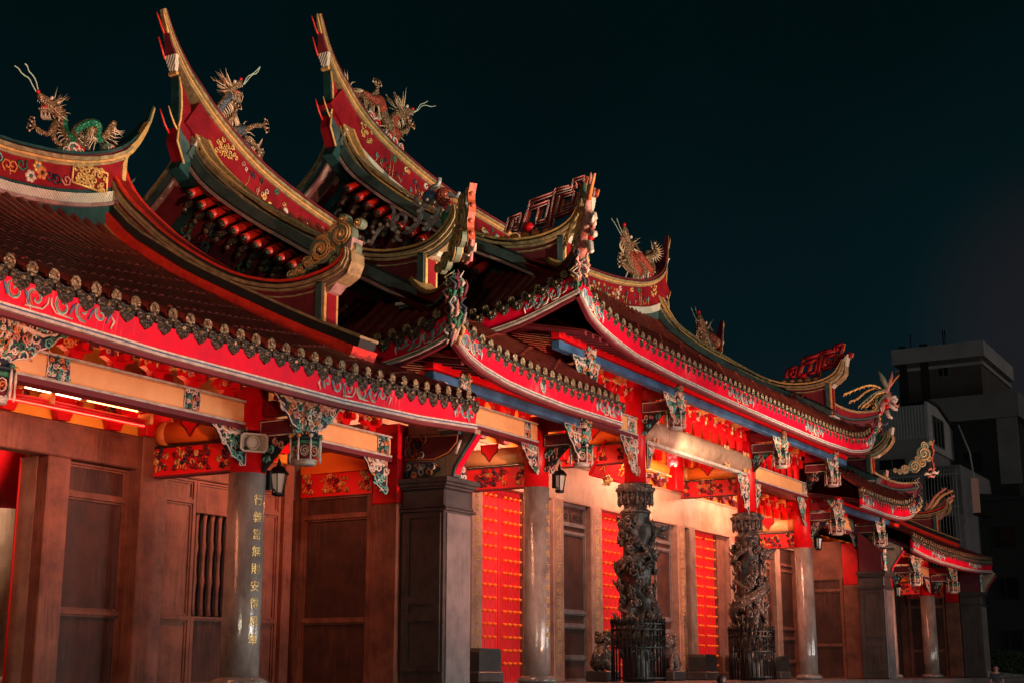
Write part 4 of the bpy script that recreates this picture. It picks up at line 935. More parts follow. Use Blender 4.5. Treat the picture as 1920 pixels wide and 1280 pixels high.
# ================================================================== side wings
def wing(mir, lab):
    root = thing('temple_wing', lab, 'temple wing', ((72.6 - 14.4) if mir else 14.4, 15, -.25), 'lower side wings of the temple')
    M = (lambda x: 72.6 - x) if mir else (lambda x: x)
    mb = MB(); mb.box((9.6, 17.3, 5.9), (19.3, 23.4, 6.0), 'maroon'); roof = sub(mb.build('roof', root, mir))
    zz = lambda x: fbL(x) - 4.03
    roof_front(roof, 7.6, 21.35, profL, zz, mir=mir, pitch=.335)
    mb = MB()
    ridge(roof, ridgeL, 9.4, 19.05, mir, style='L', tip2=True)
    for x, sd in ((9.75, 1), (18.0, 2)): gold_box(roof, x, .9, ridgeL, .30, .76, sd, mir)
    relief(roof, ridgeL, 10.8, 17.9, .36, .60, 11, mir, .30, fill=.95)
    for X_, c in ((19.15, 0), (9.3, 1)):
        verge(roof, X_, vLtop, vLbot, 'L', mir=mir, ypost=14.98, prow=[(15.0, 6.62), (14.8, 6.7), (14.55, 6.92), (14.42, 7.3), (14.3, 7.42), (14.34, 7.1), (14.5, 6.75), (14.75, 6.5), (15.0, 6.44)])
    # right end of the ridge: red cheek with an orange edge under the swept cap
    mb = MB(); q = lambda pts: px_xz(RY - .2, pts)
    mb.prism(q([(195, 302), (240, 282), (228, 345), (222, 352)]), 'Y', RY - .2, RY + .2, 'panel_red')
    mb.prism(q([(238, 280), (248, 276), (237, 300), (232, 350), (226, 352), (228, 310)]), 'Y', RY - .24, RY + .24, 'gold_paint')
    mb.prism(q([(222, 350), (240, 345), (254, 334), (252, 340), (240, 352), (224, 362)]), 'Y', RY - .2, RY + .2, 'teal')
    mb.prism(q([(232, 284), (255, 262), (272, 236), (277, 228), (274, 246), (262, 268), (244, 290)]), 'Y', RY - .26, RY - .1, 'gold_paint')
    mb.build('swallowtail_end', roof, mir)
    xs = frange(8.0, 21.3, 50)
    fascia(roof, xs, EY, fbL, .40, mir, mots=((11.45, 1.05, 0), (17.65, .95, 0), (21.25, .7, -1)))
    eave_row(roof, frange(8.1, 21.05, 38), EY + .0, lambda x: fbL(x) + .56, mir)
    soffit(roof, 8.2, 21.2, 4.36, 6.3, mir, hang=0)
    # columns
    for i, x in enumerate((11.3, 17.6)):
        column(root, x, YC, FZ + .17, 3.11, 4.5, .3, mir=mir, stext='行義當無則安得風華' if (i == 1 and not mir) else None, ang=257, tsz=.18, tgap=.272)
        beamy(root, x, YC + .25, YW - .1, 3.2, 'orange', seed=i, mir=mir)
    for x, wl, wr in ((11.5, .5, .95), (17.62, .85, .75)):
        hanging_post(root, x, 3.17, wl, wr, .62, int(x), mir=mir)
    bs = ((11.7, 17.2, ((13.1, 13.5), (15.78, 16.12))), (18.0, 21.3, ((20.85, 21.2),)), (8.0, 10.9, ()))
    for a, b, bb in bs:
        if mir: a, b = 72.6 - b, 72.6 - a; bb = [(72.6 - q_, 72.6 - p_) for p_, q_ in bb]
        beamx(root, a, b, 14.98, 3.88, 4.2, bands=bb, seed=int(a))
    brackets(root, 11.7, 17.3, 15.0, 4.24, 4.62, .8, 20, mir); brackets(root, 18.0, 21.2, 15.0, 4.24, 4.62, .7, 30, mir)
    for x, z, w, h, sg, sd in ((17.28, 3.82, .85, .62, -1, 21), (21.2, 3.82, .75, .66, -1, 22), (11.65, 3.82, .8, .6, 1, 23)):
        m2 = MB(); queti(m2, ((x if not mir else 72.6 - x), 14.9, z), w, h, sg if not mir else -sg, sd); m2.build('carved_spandrel', root)
    # back wall
    mb = MB(); mb.box((15.45, YW + .22, FZ), (21.3, YW + .4, 3.3), 'stone_panel'); mb.box((7.0, YW + .22, FZ), (13.3, YW + .4, 3.3), 'stone_panel')
    w_ = sub(mb.build('back_wall', root, mir))
    mb = MB(); mb.bev((7.0, YW, 3.3), (21.3, YW + .3, 3.86), 'stone_brown', .02); mb.build('stone_lintel', w_, mir)
    for a, b, d in ((15.36, 15.82, .0), (17.25, 17.88, .12), (21.05, 21.3, .1), (12.9, 13.4, .0), (10.9, 11.5, .12)):
        mb = MB(); mb.bev((a, YW + .0 - d, FZ), (b, YW + .26, 3.297 if d == 0 else 3.86), 'stone_brown', .02); mb.build('stone_pier', root, mir)
    mb = MB(); panel_wall(mb, 15.83, 17.24, YW + .21, FZ, 3.28, (.92, 2.76), 'stone_brown', 'stone_panel'); mb.build('stone_panelling', w_, mir); mb = MB()
    panel_wall(mb, 17.89, 18.72, YW + .06, FZ, 3.28, (.9, 2.9), 'stone_brown', 'stone_brown')
    panel_wall(mb, 20.22, 21.04, YW + .06, FZ, 3.28, (.9, 2.9), 'stone_brown', 'stone_brown')
    panel_wall(mb, 18.73, 20.21, YW + .06, FZ, .93, (), 'stone_brown', 'stone_panel'); panel_wall(mb, 18.73, 20.21, YW + .06, 2.72, 3.28, (), 'stone_brown', 'stone_brown')
    for k in range(7):
        x = 18.86 + .2 * k; mb.tube([(x, YW + .1, .95 + 1.77 * i / 12) for i in range(13)], [.038 if i % 4 else .055 for i in range(13)], 'stone_brown', 8)
    mb.build('stone_panelling', w_, mir)
    mb = MB(); mb.box((18.7, YW + .19, .9), (20.25, YW + .215, 2.75), 'black'); mb.build('window_recess', w_, mir)
    mb = MB(); mb.box((15.355, YW + .262, FZ), (15.5, YW + .62, 3.29), 'stone_pilaster'); mb.build('opening_reveal', w_, mir)
    mb = MB(); mb.box((7.0, YW + .1, 3.87), (21.3, YW + .18, 5.2), 'yellow'); mb.build('upper_boarding', root, mir)
    for a, b in ((11.7, 17.2), (18.0, 21.2)): brackets(root, a, b, YW + .0, 3.87, 4.35, .95, int(a), mir, pal=('red', 'c_orange', 'gold_paint', 'maroon'))
    for a, b in ((11.7, 17.2), (18.0, 21.2)): brackets(root, a, b, YW - .45, 3.95, 4.7, 1.15, int(a) + 3, mir, pal=('red', 'c_orange', 'gold_paint', 'maroon'))
    mb = MB(); mb.bev((17.27, YW - .15, 3.862), (17.85, YW + .05, 5.0), 'red', .02); mb.build('upper_post', root, mir)
    # side wall with square pier, dark buttress and its cap
    for xa, sg in ((21.42, -1), (7.0, 1)):
        xb = xa - sg * .75
        lo, hi = min(xa, xb), max(xa, xb)
        mb = MB(); mb.box((lo + .19, 15.4, FZ), (hi - .19, YW + .3, 4.6), 'stone_brown')
        for s2, xx in ((-1, lo + .15), (1, hi - .15)):
            panel_side(mb, xx, 15.43, YW - .12, FZ, 3.28, (.93, 2.86), 'stone_brown', 'stone_panel', s2)
            if s2 == -sg: continue
            mb.box((min(xx + s2 * .001, xx + s2 * .07), 15.43, 3.25), (max(xx + s2 * .001, xx + s2 * .07), YW - .1, 3.68), 'door_red')
            fr = Fr((xx + s2 * .075, 0, 0), (0, 1, 0), (0, 0, 1)); fr.n = Vector((s2, 0, 0))
            for u0, u1 in ((15.45, 15.7), (15.95, 16.6), (16.8, 17.05)): carve(mb, fr, [(u0, 3.3), (u1, 3.3), (u1, 3.64), (u0, 3.64)], 61 + s2, .11, ['maroon', 'c_orange', 'maroon', 'gold_paint'], .01, .15)
            mb.box((min(xx, xx + s2 * .09), 15.43, 3.69), (max(xx, xx + s2 * .09), YW - .1, 4.08), 'orange')
        mb.build('side_wall', root, mir)
        mb = MB(); mb.bev((lo, 14.78, FZ), (hi, 15.4, 3.02), 'stone_brown', .03); o = mb.build('square_pier', root, mir)
        mb = MB(); mb.bev((lo + .02, 14.8, 3.022), (hi - .02, 15.38, 4.5), 'red', .02); mb.build('painted_head', sub(o), mir)
        mb = MB(); a, b = lo + .11, hi + (.25 if sg < 0 else -.1); a, b = (lo + .11, hi + .27) if sg < 0 else (lo - .27, hi - .11)
        mb.bev((a, 13.82, FZ), (b, 14.775, 3.25), 'stone_dark', .03)
        panel_side(mb, a - .001, 13.9, 14.72, .0, 2.8, (.95, 1.25), 'stone_dark', 'stone_dark', -1, .035, .12)
        panel_side(mb, b + .001, 13.9, 14.72, .0, 2.8, (.95, 1.25), 'stone_dark', 'stone_dark', 1, .035, .12)
        mb.bev((a + .05, 13.80, FZ), (b - .05, 13.817, 2.8), 'stone_grey', .004)
        for z, e, h in ((2.84, .07, .05), (2.9, .04, .04), (3.25, .03, .05), (3.3, .08, .06), (3.36, .12, .09)): mb.bev((a - e, 13.82 - e, z), (b + e, 14.775, z + h - .002), 'stone_dark', .01)
        o = mb.build('stone_buttress', root, mir)
        # flared brace from the cap up to the eave
        mb = MB(); mb.prism([(13.75, 3.46), (13.72, 3.62), (13.30, 4.20), (13.28, 4.3), (14.75, 5.0), (14.75, 3.46)], 'X', a + .15, a + .34, 'stone_cream')
        mb.prism([(13.70, 3.46), (13.66, 3.63), (13.24, 4.2), (13.30, 4.22), (13.73, 3.64), (13.76, 3.46)], 'X', a + .09, a + .33, 'teal')
        mb.prism([(13.685, 3.5), (13.645, 3.63), (13.225, 4.19), (13.236, 4.2), (13.655, 3.64), (13.695, 3.5)], 'X', a + .13, a + .29, 'crimson')
        fr = Fr((0, 13.86, 0), (1, 0, 0), (0, 0, 1)); fr.n = Vector((0, -1, 0)); py = [(a + .36, 3.46), (b - .12, 3.46), (b - .25, 3.8), (b - .05, 4.1), (a + .36, 4.3)]; plate(mb, fr, py, -.1, 0, 'c_navy'); carve(mb, fr, py, 90, .13, PAL, .02, .2)
        mb.prism([(13.9, 3.46), (13.9, 4.2), (14.7, 4.9), (14.7, 3.46)], 'X', a + .345, b - .05, 'maroon')
        mb.build('eave_brace', root, mir)
        mb = MB(); fr = Fr((a + .07, 0, 0), (0, 1, 0), (0, 0, 1)); fr.n = Vector((-1, 0, 0))
        poly = [(14.75, 3.46), (14.2, 3.5), (14.0, 3.62), (14.15, 3.75), (14.75, 3.8)]; plate(mb, fr, poly, -.06, .0, 'c_navy'); carve(mb, fr, poly, 77, .16, ['c_navy', 'c_orange', 'c_pink', 'c_silver'], .02, .15)
        poly = [(14.75, 3.83), (14.1, 3.8), (13.8, 3.9), (13.62, 4.08), (13.6, 4.2), (14.75, 4.25)]; plate(mb, fr, poly, -.06, .0, 'maroon'); outline(mb, fr, poly, .012, 'c_orange', .01); carve(mb, fr, [(14.75, 3.85), (14.35, 3.85), (14.3, 4.2), (14.75, 4.2)], 78, .15, ['c_navy', 'c_silver', 'c_orange'], .02, .13)
        mb.box((a + .0, 13.55, 4.21), (a + .35, 13.95, 4.30), 'teal'); mb.box((a - .03, 13.52, 4.305), (a + .38, 13.98, 4.34), 'pale_lip')
        mb.tube([(a + .02, 13.62, 3.86), (a + .02, 13.52, 4.1)], .035, 'white_steel', 8)
        mb.build('carved_bracket', root, mir)
    purlins(roof, 8.2, 21.0, 4.32, [11.5, 17.62], mir) if False else None
    mb = MB()
    for a, b in ((8.2, 11.3), (11.75, 17.4), (17.85, 21.1)): mb.bev((a, 13.85, 4.3), (b, 14.1, 4.5), 'maroon', .02)
    mb.build('eave_purlin', root, mir)
    return root
wl_ = wing(False, 'near temple wing with sloping tiled roof, low eave and stone-panelled porch at left')
wr_ = wing(True, 'far small temple wing with low eave at the right end of the row')
# ================================================================== dragons on the ridges
def Pq(o, s, pt, Y=RY, off=0.): v = atY(o[0] + pt[0] / s, o[1] + pt[1] / s, Y); return Vector((v.x, Y + off, v.z))
def dragon(name, label, o, s, path, rad, head, hdir, hs, legs, whisk, spikes=1, belly='scale_green', base=(), mane=True, cat='dragon statue', tailfan=True):
    """path: tail -> neck; head: where the skull sits; sizes in crop units"""
    m = (Pq(o, s, (path[0][0] + 1, path[0][1])) - Pq(o, s, path[0])).length     # metres per crop unit
    pts = smooth(path, 2); W = [Pq(o, s, p) for p in pts]; n = len(W)
    for i in range(n): W[i].y += .10 * math.sin(i * .35)
    root = thing(name, label, cat, (W[0].x, RY, min(w.z for w in W)), 'dragons on the temple ridges')
    Rr = [lerp([(k / (len(rad) - 1), r) for k, r in enumerate(rad)], i / (n - 1)) * m * .84 for i in range(n)]
    mb = MB(); mb.tube(W, Rr, 'scale', 10)
    # belly plates: a second, greener tube riding the under side
    S = [w + Vector((0, -r * .35, 0)) for w, r in zip(W, Rr)]
    a, b = int(n * .30), int(n * .62); mb.tube(S[a:b], [r * .86 for r in Rr[a:b]], belly, 10)
    a, b = int(n * .72), int(n * .95); mb.tube(S[a:b], [r * .8 for r in Rr[a:b]], belly, 8)
    D = Pq(o, s, (head[0] + hdir[0], head[1] + hdir[1])) - Pq(o, s, head); D.y = -.04; D.normalize()
    U = Vector((-D.z, 0, D.x)); 
    if U.z < 0: U = -U
    N = Vector((0, -1, 0)); H = Pq(o, s, head); h = hs * m
    mb.tube([W[-1], H - D * h * .1], [Rr[-1], h * .36], 'scale', 10)
    mb.ball(tuple(H), (h * .42, h * .3, h * .38), 'scale', 12, 8)
    mb.tube([H - D * h * .1, H + D * h * .45 + U * h * .12, H + D * h * .85 + U * h * .16, H + D * h * 1.05 + U * h * .22], [h * .33, h * .26, h * .2, h * .12], 'scale', 10)
    mb.tube([H - U * h * .1, H + D * h * .35 - U * h * .38, H + D * h * .72 - U * h * .55, H + D * h * .85 - U * h * .5], [h * .2, h * .13, h * .09, h * .03], 'scale', 8)
    mb.tube([H + D * h * .1 - U * h * .12, H + D * h * .5 - U * h * .3, H + D * h * .7 - U * h * .25], [h * .12, h * .09, h * .02], 'red', 6)
    for sg in (-1, 1):
        e = H + D * h * .28 + U * h * .34 + N * sg * h * .22
        mb.ball(tuple(e), h * .1, 'c_cream', 8, 6); mb.ball(tuple(e + D * h * .07 + N * sg * .01), h * .045, 'black', 6, 4)
        mb.tube([H + U * h * .3 + N * sg * h * .15, H - D * h * .3 + U * h * .6 + N * sg * h * .25, H - D * h * .75 + U * h * .75 + N * sg * h * .3, H - D * h * .9 + U * h * 1.0 + N * sg * h * .3], [h * .09, h * .08, h * .05, h * .02], 'scale', 6)
        for t in range(4):
            b = H + D * h * (.45 + .14 * t) + U * h * .02 + N * sg * h * .13; mb.tube([b, b - U * h * .14], [h * .035, h * .005], 'c_cream', 4)
            b = H + D * h * (.4 + .11 * t) - U * h * (.33 + .05 * t) + N * sg * h * .09; mb.tube([b, b + U * h * .13], [h * .03, h * .005], 'c_cream', 4)
    mb.ball(tuple(H + D * h * 1.08 + U * h * .34), h * .11, 'red', 8, 6)
    for L in legs:                                                 # thigh, shank, four spread claws
        q = [Pq(o, s, p, off=-.12 if k else 0) for k, p in enumerate(L)]
        mb.tube(smooth_v(q), [h * .2, h * .15, h * .12, h * .1, h * .09][:5] if len(smooth_v(q)) == 5 else lin(h * .2, h * .08, len(smooth_v(q))), 'scale', 8)
        e = q[-1]; d = (q[-1] - q[-2]).normalized(); p_ = Vector((-d.z, 0, d.x))
        for k in (-1.5, -.5, .5, 1.5):
            c = e + d * h * (.30 - .06 * abs(k)) + p_ * h * .26 * k; mb.tube([e, c, c + d * h * .2 - p_ * h * .02 * k, c + d * h * .24 - p_ * h * .16 * k + Vector((0, -.02, 0))], [h * .06, h * .05, h * .035, h * .008], 'scale', 6)
            mb.ball(tuple(c), h * .065, 'spine', 6, 4)
        for k in range(4): b = q[-2].lerp(q[-1], k / 4); mb.tube([b, b - d * h * .12 + p_ * h * .2 * spikes], [h * .04, h * .005], 'spine', 4)
    mb.build('body', root)
    mb = MB()                                                      # spines along the back, tail fan
    acc = 0.; sp_ = 3.9 * s * m
    for i in range(2, n - 2):
        acc += (W[i + 1] - W[i]).length
        t = (W[i + 1] - W[i - 1]).normalized(); nn = Vector((-t.z, 0, t.x)) * spikes
        kk = int(acc / sp_); L_ = (W[i + 1] - W[i]).length
        for q_ in range(kk):
            w = W[i].lerp(W[i + 1], (q_ + .5) / kk); ln = (Rr[i] * .7 + 14 * s * m) * (1.1 if 0.08 < i / n < .8 else .7)
            mb.tube([w + nn * Rr[i] * .7, w + nn * (Rr[i] + ln * .55) - t * ln * .1, w + nn * (Rr[i] + ln) - t * ln * .4], [.75 * s * m + .003, .6 * s * m + .003, .003], 'spine', 4)
        acc -= kk * sp_
    if tailfan:
        t = (W[0] - W[2]).normalized(); nn = Vector((-t.z, 0, t.x))
        for k in range(-6, 7):
            a = k * .27; d = t * math.cos(a) + nn * math.sin(a); mb.tube([W[0], W[0] + d * 6 * s * m, W[0] + d * 10 * s * m + nn * h * .05], [.02, .02, .004], 'spine', 4)
    mb.build('spines', root)
    mb = MB(); rnd = random.Random(len(label))
    for k in range(44):                                            # mane and beard
        a = rnd.uniform(-.9, 1.5); d = (-D * math.cos(a) + U * math.sin(a) * .9 + N * rnd.uniform(-.5, .5)).normalized(); b = H - D * h * .1 + N * rnd.uniform(-.25, .25) * h + U * h * math.sin(a) * .2
        l = h * rnd.uniform(.55, 1.0); mb.tube([b, b + d * l * .5 + U * l * .05, b + d * l + U * l * .22], [h * .045, h * .035, h * .008], 'spine', 4)
    for k in range(8):
        b = H + D * h * (.1 + .09 * k) - U * h * (.3 + .04 * k); mb.tube([b + N * h * .1 * math.sin(k * 2), b - U * h * .28 - D * h * .14, b - U * h * .36 - D * h * .34], [h * .028, h * .022, h * .006], 'spine', 4)
    mb.build('mane', root)
    for w in whisk:
        mb = MB(); mb.tube(smooth_v([Pq(o, s, p, off=-.05) for p in w]), .013 if len(w) > 2 else .01, 'whisker', 5); mb.build('whisker', root)
    if base:
        mb = MB()
        for k, (bx, by, br) in enumerate(base):
            c = Pq(o, s, (bx, by)); r = br * m; mb.ball(tuple(c), (r, .16, r), 'cloud_green', 12, 8)
            fr = Fr(c + Vector((0, -.16, 0)), (1, 0, 0), (0, 0, 1)); fr.n = Vector((0, -1, 0))
            mb.tube([fr.P(u, v, .0) for u, v in spir(0, 0, r * .75, 1.3, k, 1, 12)], r * .1, 'c_cream', 5)
            mb.tube([fr.P(u, v, .0) for u, v in spir(r * .4, r * .3, r * .4, 1.2, k + 2, -1, 10)], r * .09, 'red', 5)
        mb.build('cloud_base', root)
    return root
def smooth_v(q):
    out = [q[0]]
    for a, b in zip(q, q[1:]): out += [a.lerp(b, .25), a.lerp(b, .75)]
    return out + [q[-1]]
def lin(a, b, n): return [a + (b - a) * i / (n - 1) for i in range(n)]
dragon('ridge_dragon', 'green-bellied dragon facing left on the near wing ridge', (0, 100), 5.82,
       [(1235, 965), (1268, 880), (1240, 790), (1190, 760), (1165, 880), (1110, 960), (1060, 900), (1030, 810), (960, 765), (880, 800), (840, 880), (790, 965), (720, 960), (700, 880), (730, 800), (700, 720), (620, 650)],
       [12, 18, 30, 38, 44, 46, 44, 42, 44, 46, 48], (560, 590), (-150, -85), 145,
       [((610, 760), (520, 830), (480, 910), (400, 870), (330, 815)), ((960, 830), (905, 890), (880, 960)), ((590, 800), (520, 900), (560, 990), (640, 1020))],
       [((372, 425), (330, 350), (300, 280), (220, 235), (180, 170), (138, 145)), ((395, 405), (370, 300), (330, 240), (290, 200), (280, 150), (250, 120))],
       1, 'scale_green', ((735, 1075, 95), (660, 1090, 55), (820, 1085, 55), (1160, 1060, 55)))
dragon('ridge_dragon', 'rearing dragon facing right beside the leftmost tall swallowtail', (280, 0), 3.879,
       [(800, 1050), (838, 1110), (800, 1180), (735, 1140), (695, 1080), (705, 1000), (680, 920), (640, 950), (590, 965), (530, 920), (500, 860), (492, 800), (530, 730), (570, 690)],
       [8, 14, 20, 24, 25, 27, 26, 26], (590, 650), (85, -30), 78,
       [((690, 950), (745, 915), (800, 922)), ((690, 1000), (730, 1050), (760, 1100)), ((560, 900), (590, 850), (600, 800))],
       [((672, 620), (700, 560), (735, 545), (765, 520), (792, 490)), ((672, 622), (705, 585), (735, 548), (770, 540), (794, 492))],
       -1, 'scale_blue', ((700, 1150, 45), (740, 1185, 40), (590, 1040, 35), (515, 940, 26), (620, 1080, 25)))
dragon('ridge_dragon', 'red-bellied dragon facing right below the second tall swallowtail', (560, 20), 4.571,
       [(480, 680), (455, 630), (412, 650), (415, 720), (465, 745), (520, 700), (570, 720), (610, 790), (650, 770), (705, 790), (742, 870), (742, 970), (775, 1055), (835, 1085), (830, 1000), (810, 930), (850, 880)],
       [8, 16, 26, 30, 34, 36, 36, 34, 30], (880, 870), (80, 25), 88,
       [((540, 720), (545, 790), (545, 850)), ((625, 740), (640, 700), (640, 665)), ((840, 1060), (890, 1040), (920, 990)), ((610, 800), (590, 860), (600, 900))],
       [((965, 875), (1000, 860), (1030, 805), (1060, 800), (1092, 780)), ((970, 880), (1010, 860), (1040, 820), (1080, 815), (1120, 830), (1162, 820))],
       -1, 'scale_red', ((570, 920, 45), (620, 990, 50), (730, 1090, 45), (780, 1130, 45), (830, 1180, 40)))
dragon('ridge_dragon', 'small dragon with claw raised facing left near the right end of the tallest ridge', (1080, 380), 2.667,
       [(385, 250), (355, 250), (380, 320), (350, 350), (325, 300), (300, 245), (290, 300), (300, 360), (270, 330), (262, 270), (262, 240)],
       [5, 9, 13, 16, 17, 17], (252, 215), (-14, -36), 36,
       [((268, 340), (235, 325), (212, 300)), ((330, 340), (345, 370), (350, 385)), ((345, 280), (375, 265), (385, 245))],
       [((228, 158), (215, 130), (205, 105), (197, 80)), ((222, 168), (205, 140), (190, 110), (170, 80))],
       1, 'scale_red', ((300, 385, 22), (350, 385, 20)))
dragon('ridge_dragon', 'half-hidden dragon showing only its head behind the long roof at right', (1080, 380), 2.667,
       [(720, 790), (700, 740), (690, 700), (665, 690), (645, 670)], [4, 8, 12, 14, 15], (628, 645), (-12, -24), 34,
       [((660, 690), (640, 700), (620, 690))], [((600, 600), (585, 565), (568, 525)), ((604, 598), (598, 560), (590, 522))], 1, 'scale_red', ())
# ================================================================== finials on the curled verge feet and corners
FG = 'ornaments on the curled roof feet'
def finial_root(label, loc, name='roof_finial', cat='roof ornament'): return thing(name, label, cat, loc, FG)
def cloud_scroll(label, X, o, s, discs, mir=False, tail=()):
    w = [atX(o[0] + a / s, o[1] + b / s, X) for a, b, r in discs]
    mp = (atX(o[0] + 1, o[1], X) - atX(o[0], o[1], X)); m = abs(mp.y) / s * 1.0
    rootx = 72.6 - X if mir else X
    root = finial_root(label, (rootx, w[0].y, min(q.z for q in w)))
    mb = MB()
    for (a, b, r), c in zip(discs, w):
        q = r * m; n = 18
        mb.rings([[(X + d, c.y + q * k * math.cos(2 * math.pi * j / n), c.z + q * k * math.sin(2 * math.pi * j / n)) for j in range(n)] for d, k in ((-.09, .9), (-.07, 1), (.07, 1), (.09, .9))], 'cloud_green', True, False)
        fr = Fr((X - .09, c.y, c.z), (0, 1, 0), (0, 0, 1)); fr.n = Vector((-1, 0, 0))
        for qq, e in ((.97, .0), (.80, .015)): mb.tube([fr.P(u, v, e) for u, v in spir(0, 0, q * qq, 1.6 if qq > .9 else 1.3, a, 1, 22)], q * .07, 'gold_paint', 5)
        mb.ball((X - .1, c.y, c.z), (.05, q * .18, q * .18), 'gold_plain', 8, 5)
    mb.build('cloud_scroll', root, mir); return root
cloud_scroll('green cloud scroll with gilt rims ending the near wing roof', 19.33, (540, 320), 4,
             [(50, 790, 35), (110, 760, 45), (170, 700, 45), (265, 600, 85), (230, 660, 40), (415, 490, 90), (300, 500, 28), (345, 590, 40), (430, 375, 34), (545, 400, 30), (500, 590, 36), (420, 620, 30), (360, 690, 34)])
def fret(label, X, mir):
    o, s = (820, 320), 4
    L = [[(515, 465), (545, 370), (640, 335), (612, 440), (560, 445), (582, 385), (610, 382)], [(640, 450), (690, 300), (850, 240), (815, 385), (745, 400), (770, 300)], [(640, 450), (735, 440)],
         [(690, 300), (705, 240), (885, 178), (845, 430), (790, 450)], [(885, 178), (1015, 140), (1030, 80), (1115, 55), (1072, 210), (1195, 150), (1180, 200)], [(900, 330), (928, 205), (1040, 172), (1010, 265), (950, 285), (965, 235)], [(885, 350), (1000, 305), (1060, 260), (1072, 200)], [(1040, 90), (1060, 130)], [(880, 178), (900, 150), (1000, 130)]]
    P = [[atX(o[0] + a / s, o[1] + b / s, X) for a, b in l] for l in L]
    root = finial_root(label, (72.6 - X if mir else X, P[0][0].y, P[0][0].z)); mb = MB()
    for l in P:
        for a, b in zip(l, l[1:]):
            mb.tube([a, b], .075, 'panel_red', 4)
            mb.tube([a + Vector((-.072, 0, .035)), b + Vector((-.072, 0, .035))], .014, 'c_pink', 4); mb.tube([a + Vector((-.072, 0, -.035)), b + Vector((-.072, 0, -.035))], .012, 'c_silver', 4)
            mb.tube([a + Vector((-.01, -.07, 0)), b + Vector((-.01, -.07, 0))], .02, 'c_orange', 4)  # orange line paints the floodlight onto the front edges
    mb.build('fretwork', root, mir)
    mb = MB(); c = P[1][1] if not mir else P[1][1]
    mb.ball((X - .05, c.y - .02, c.z - .42), (.12, .14, .12), 'red', 8, 6)
    for k in range(5): mb.ball((X, P[2][0].y + .5 - k * .28, P[2][0].z - .12), (.1, .12, .08), 'c_orange', 8, 5)
    mb.build('fruit', root, mir)
fret('maroon key-fret ornament at the foot of the tallest roof, left side', 26.78, False)
fret('orange-lit key-fret ornament at the right foot of the tallest roof', 26.78, True)
def vines(label, X, mir):
    o, s = (540, 320), 4
    P = [[(555, 495), (580, 550), (620, 560), (650, 490), (700, 420), (760, 410), (800, 440), (830, 480), (900, 460), (970, 400), (1000, 330), (1000, 270), (1050, 230), (1120, 240), (1140, 290), (1110, 350), (1060, 400), (1040, 450)],
         [(770, 260), (800, 300), (785, 370), (800, 440)], [(800, 380), (830, 320), (880, 330), (885, 380), (850, 400)], [(1060, 200), (1080, 130), (1130, 110), (1140, 40), (1120, 90)], [(960, 260), (950, 220), (965, 180)], [(1160, 200), (1220, 180), (1270, 200), (1285, 160)],
         [(1170, 430), (1185, 370), (1190, 300), (1225, 290)], [(830, 480), (810, 510), (850, 530)]]
    Rr = [(10, 26), (10, 20), (18, 12), (26, 8), (22, 6), (24, 10), (20, 24), (18, 10)]
    m = abs((atX(o[0] + 1, o[1] + 100, X) - atX(o[0], o[1] + 100, X)).y) / s * .85
    W = [[atX(o[0] + a / s, o[1] + b / s, X) for a, b in l] for l in P]
    root = finial_root(label, (72.6 - X if mir else X, W[0][0].y, W[0][0].z)); mb = MB()
    for l, (a, b) in zip(W, Rr): q = smooth_v(l); mb.tube(q, lin(a * m, b * m, len(q)), 'c_silver', 8)
    for k, q in enumerate(smooth_v(W[0])):
        if k % 2: mb.ball((q.x - .1, q.y, q.z), .045, 'c_cream', 6, 4)
    c = W[5][0]; mb.ball(tuple(c), (.15, .16, .2), 'scale_red', 10, 7); c = W[6][1]; mb.ball(tuple(c), (.1, .1, .2), 'c_green', 8, 6); c = W[3][0]; mb.ball(tuple(c), (.12, .16, .14), 'c_blue', 8, 6)
    mb.build('curling_body', root, mir)
vines('silvery curling dragon-fish vine ornament on the lower roof foot, left side', 21.58, False)
vines('silvery vine ornament on the lower roof foot at right, mostly hidden', 21.58, True)
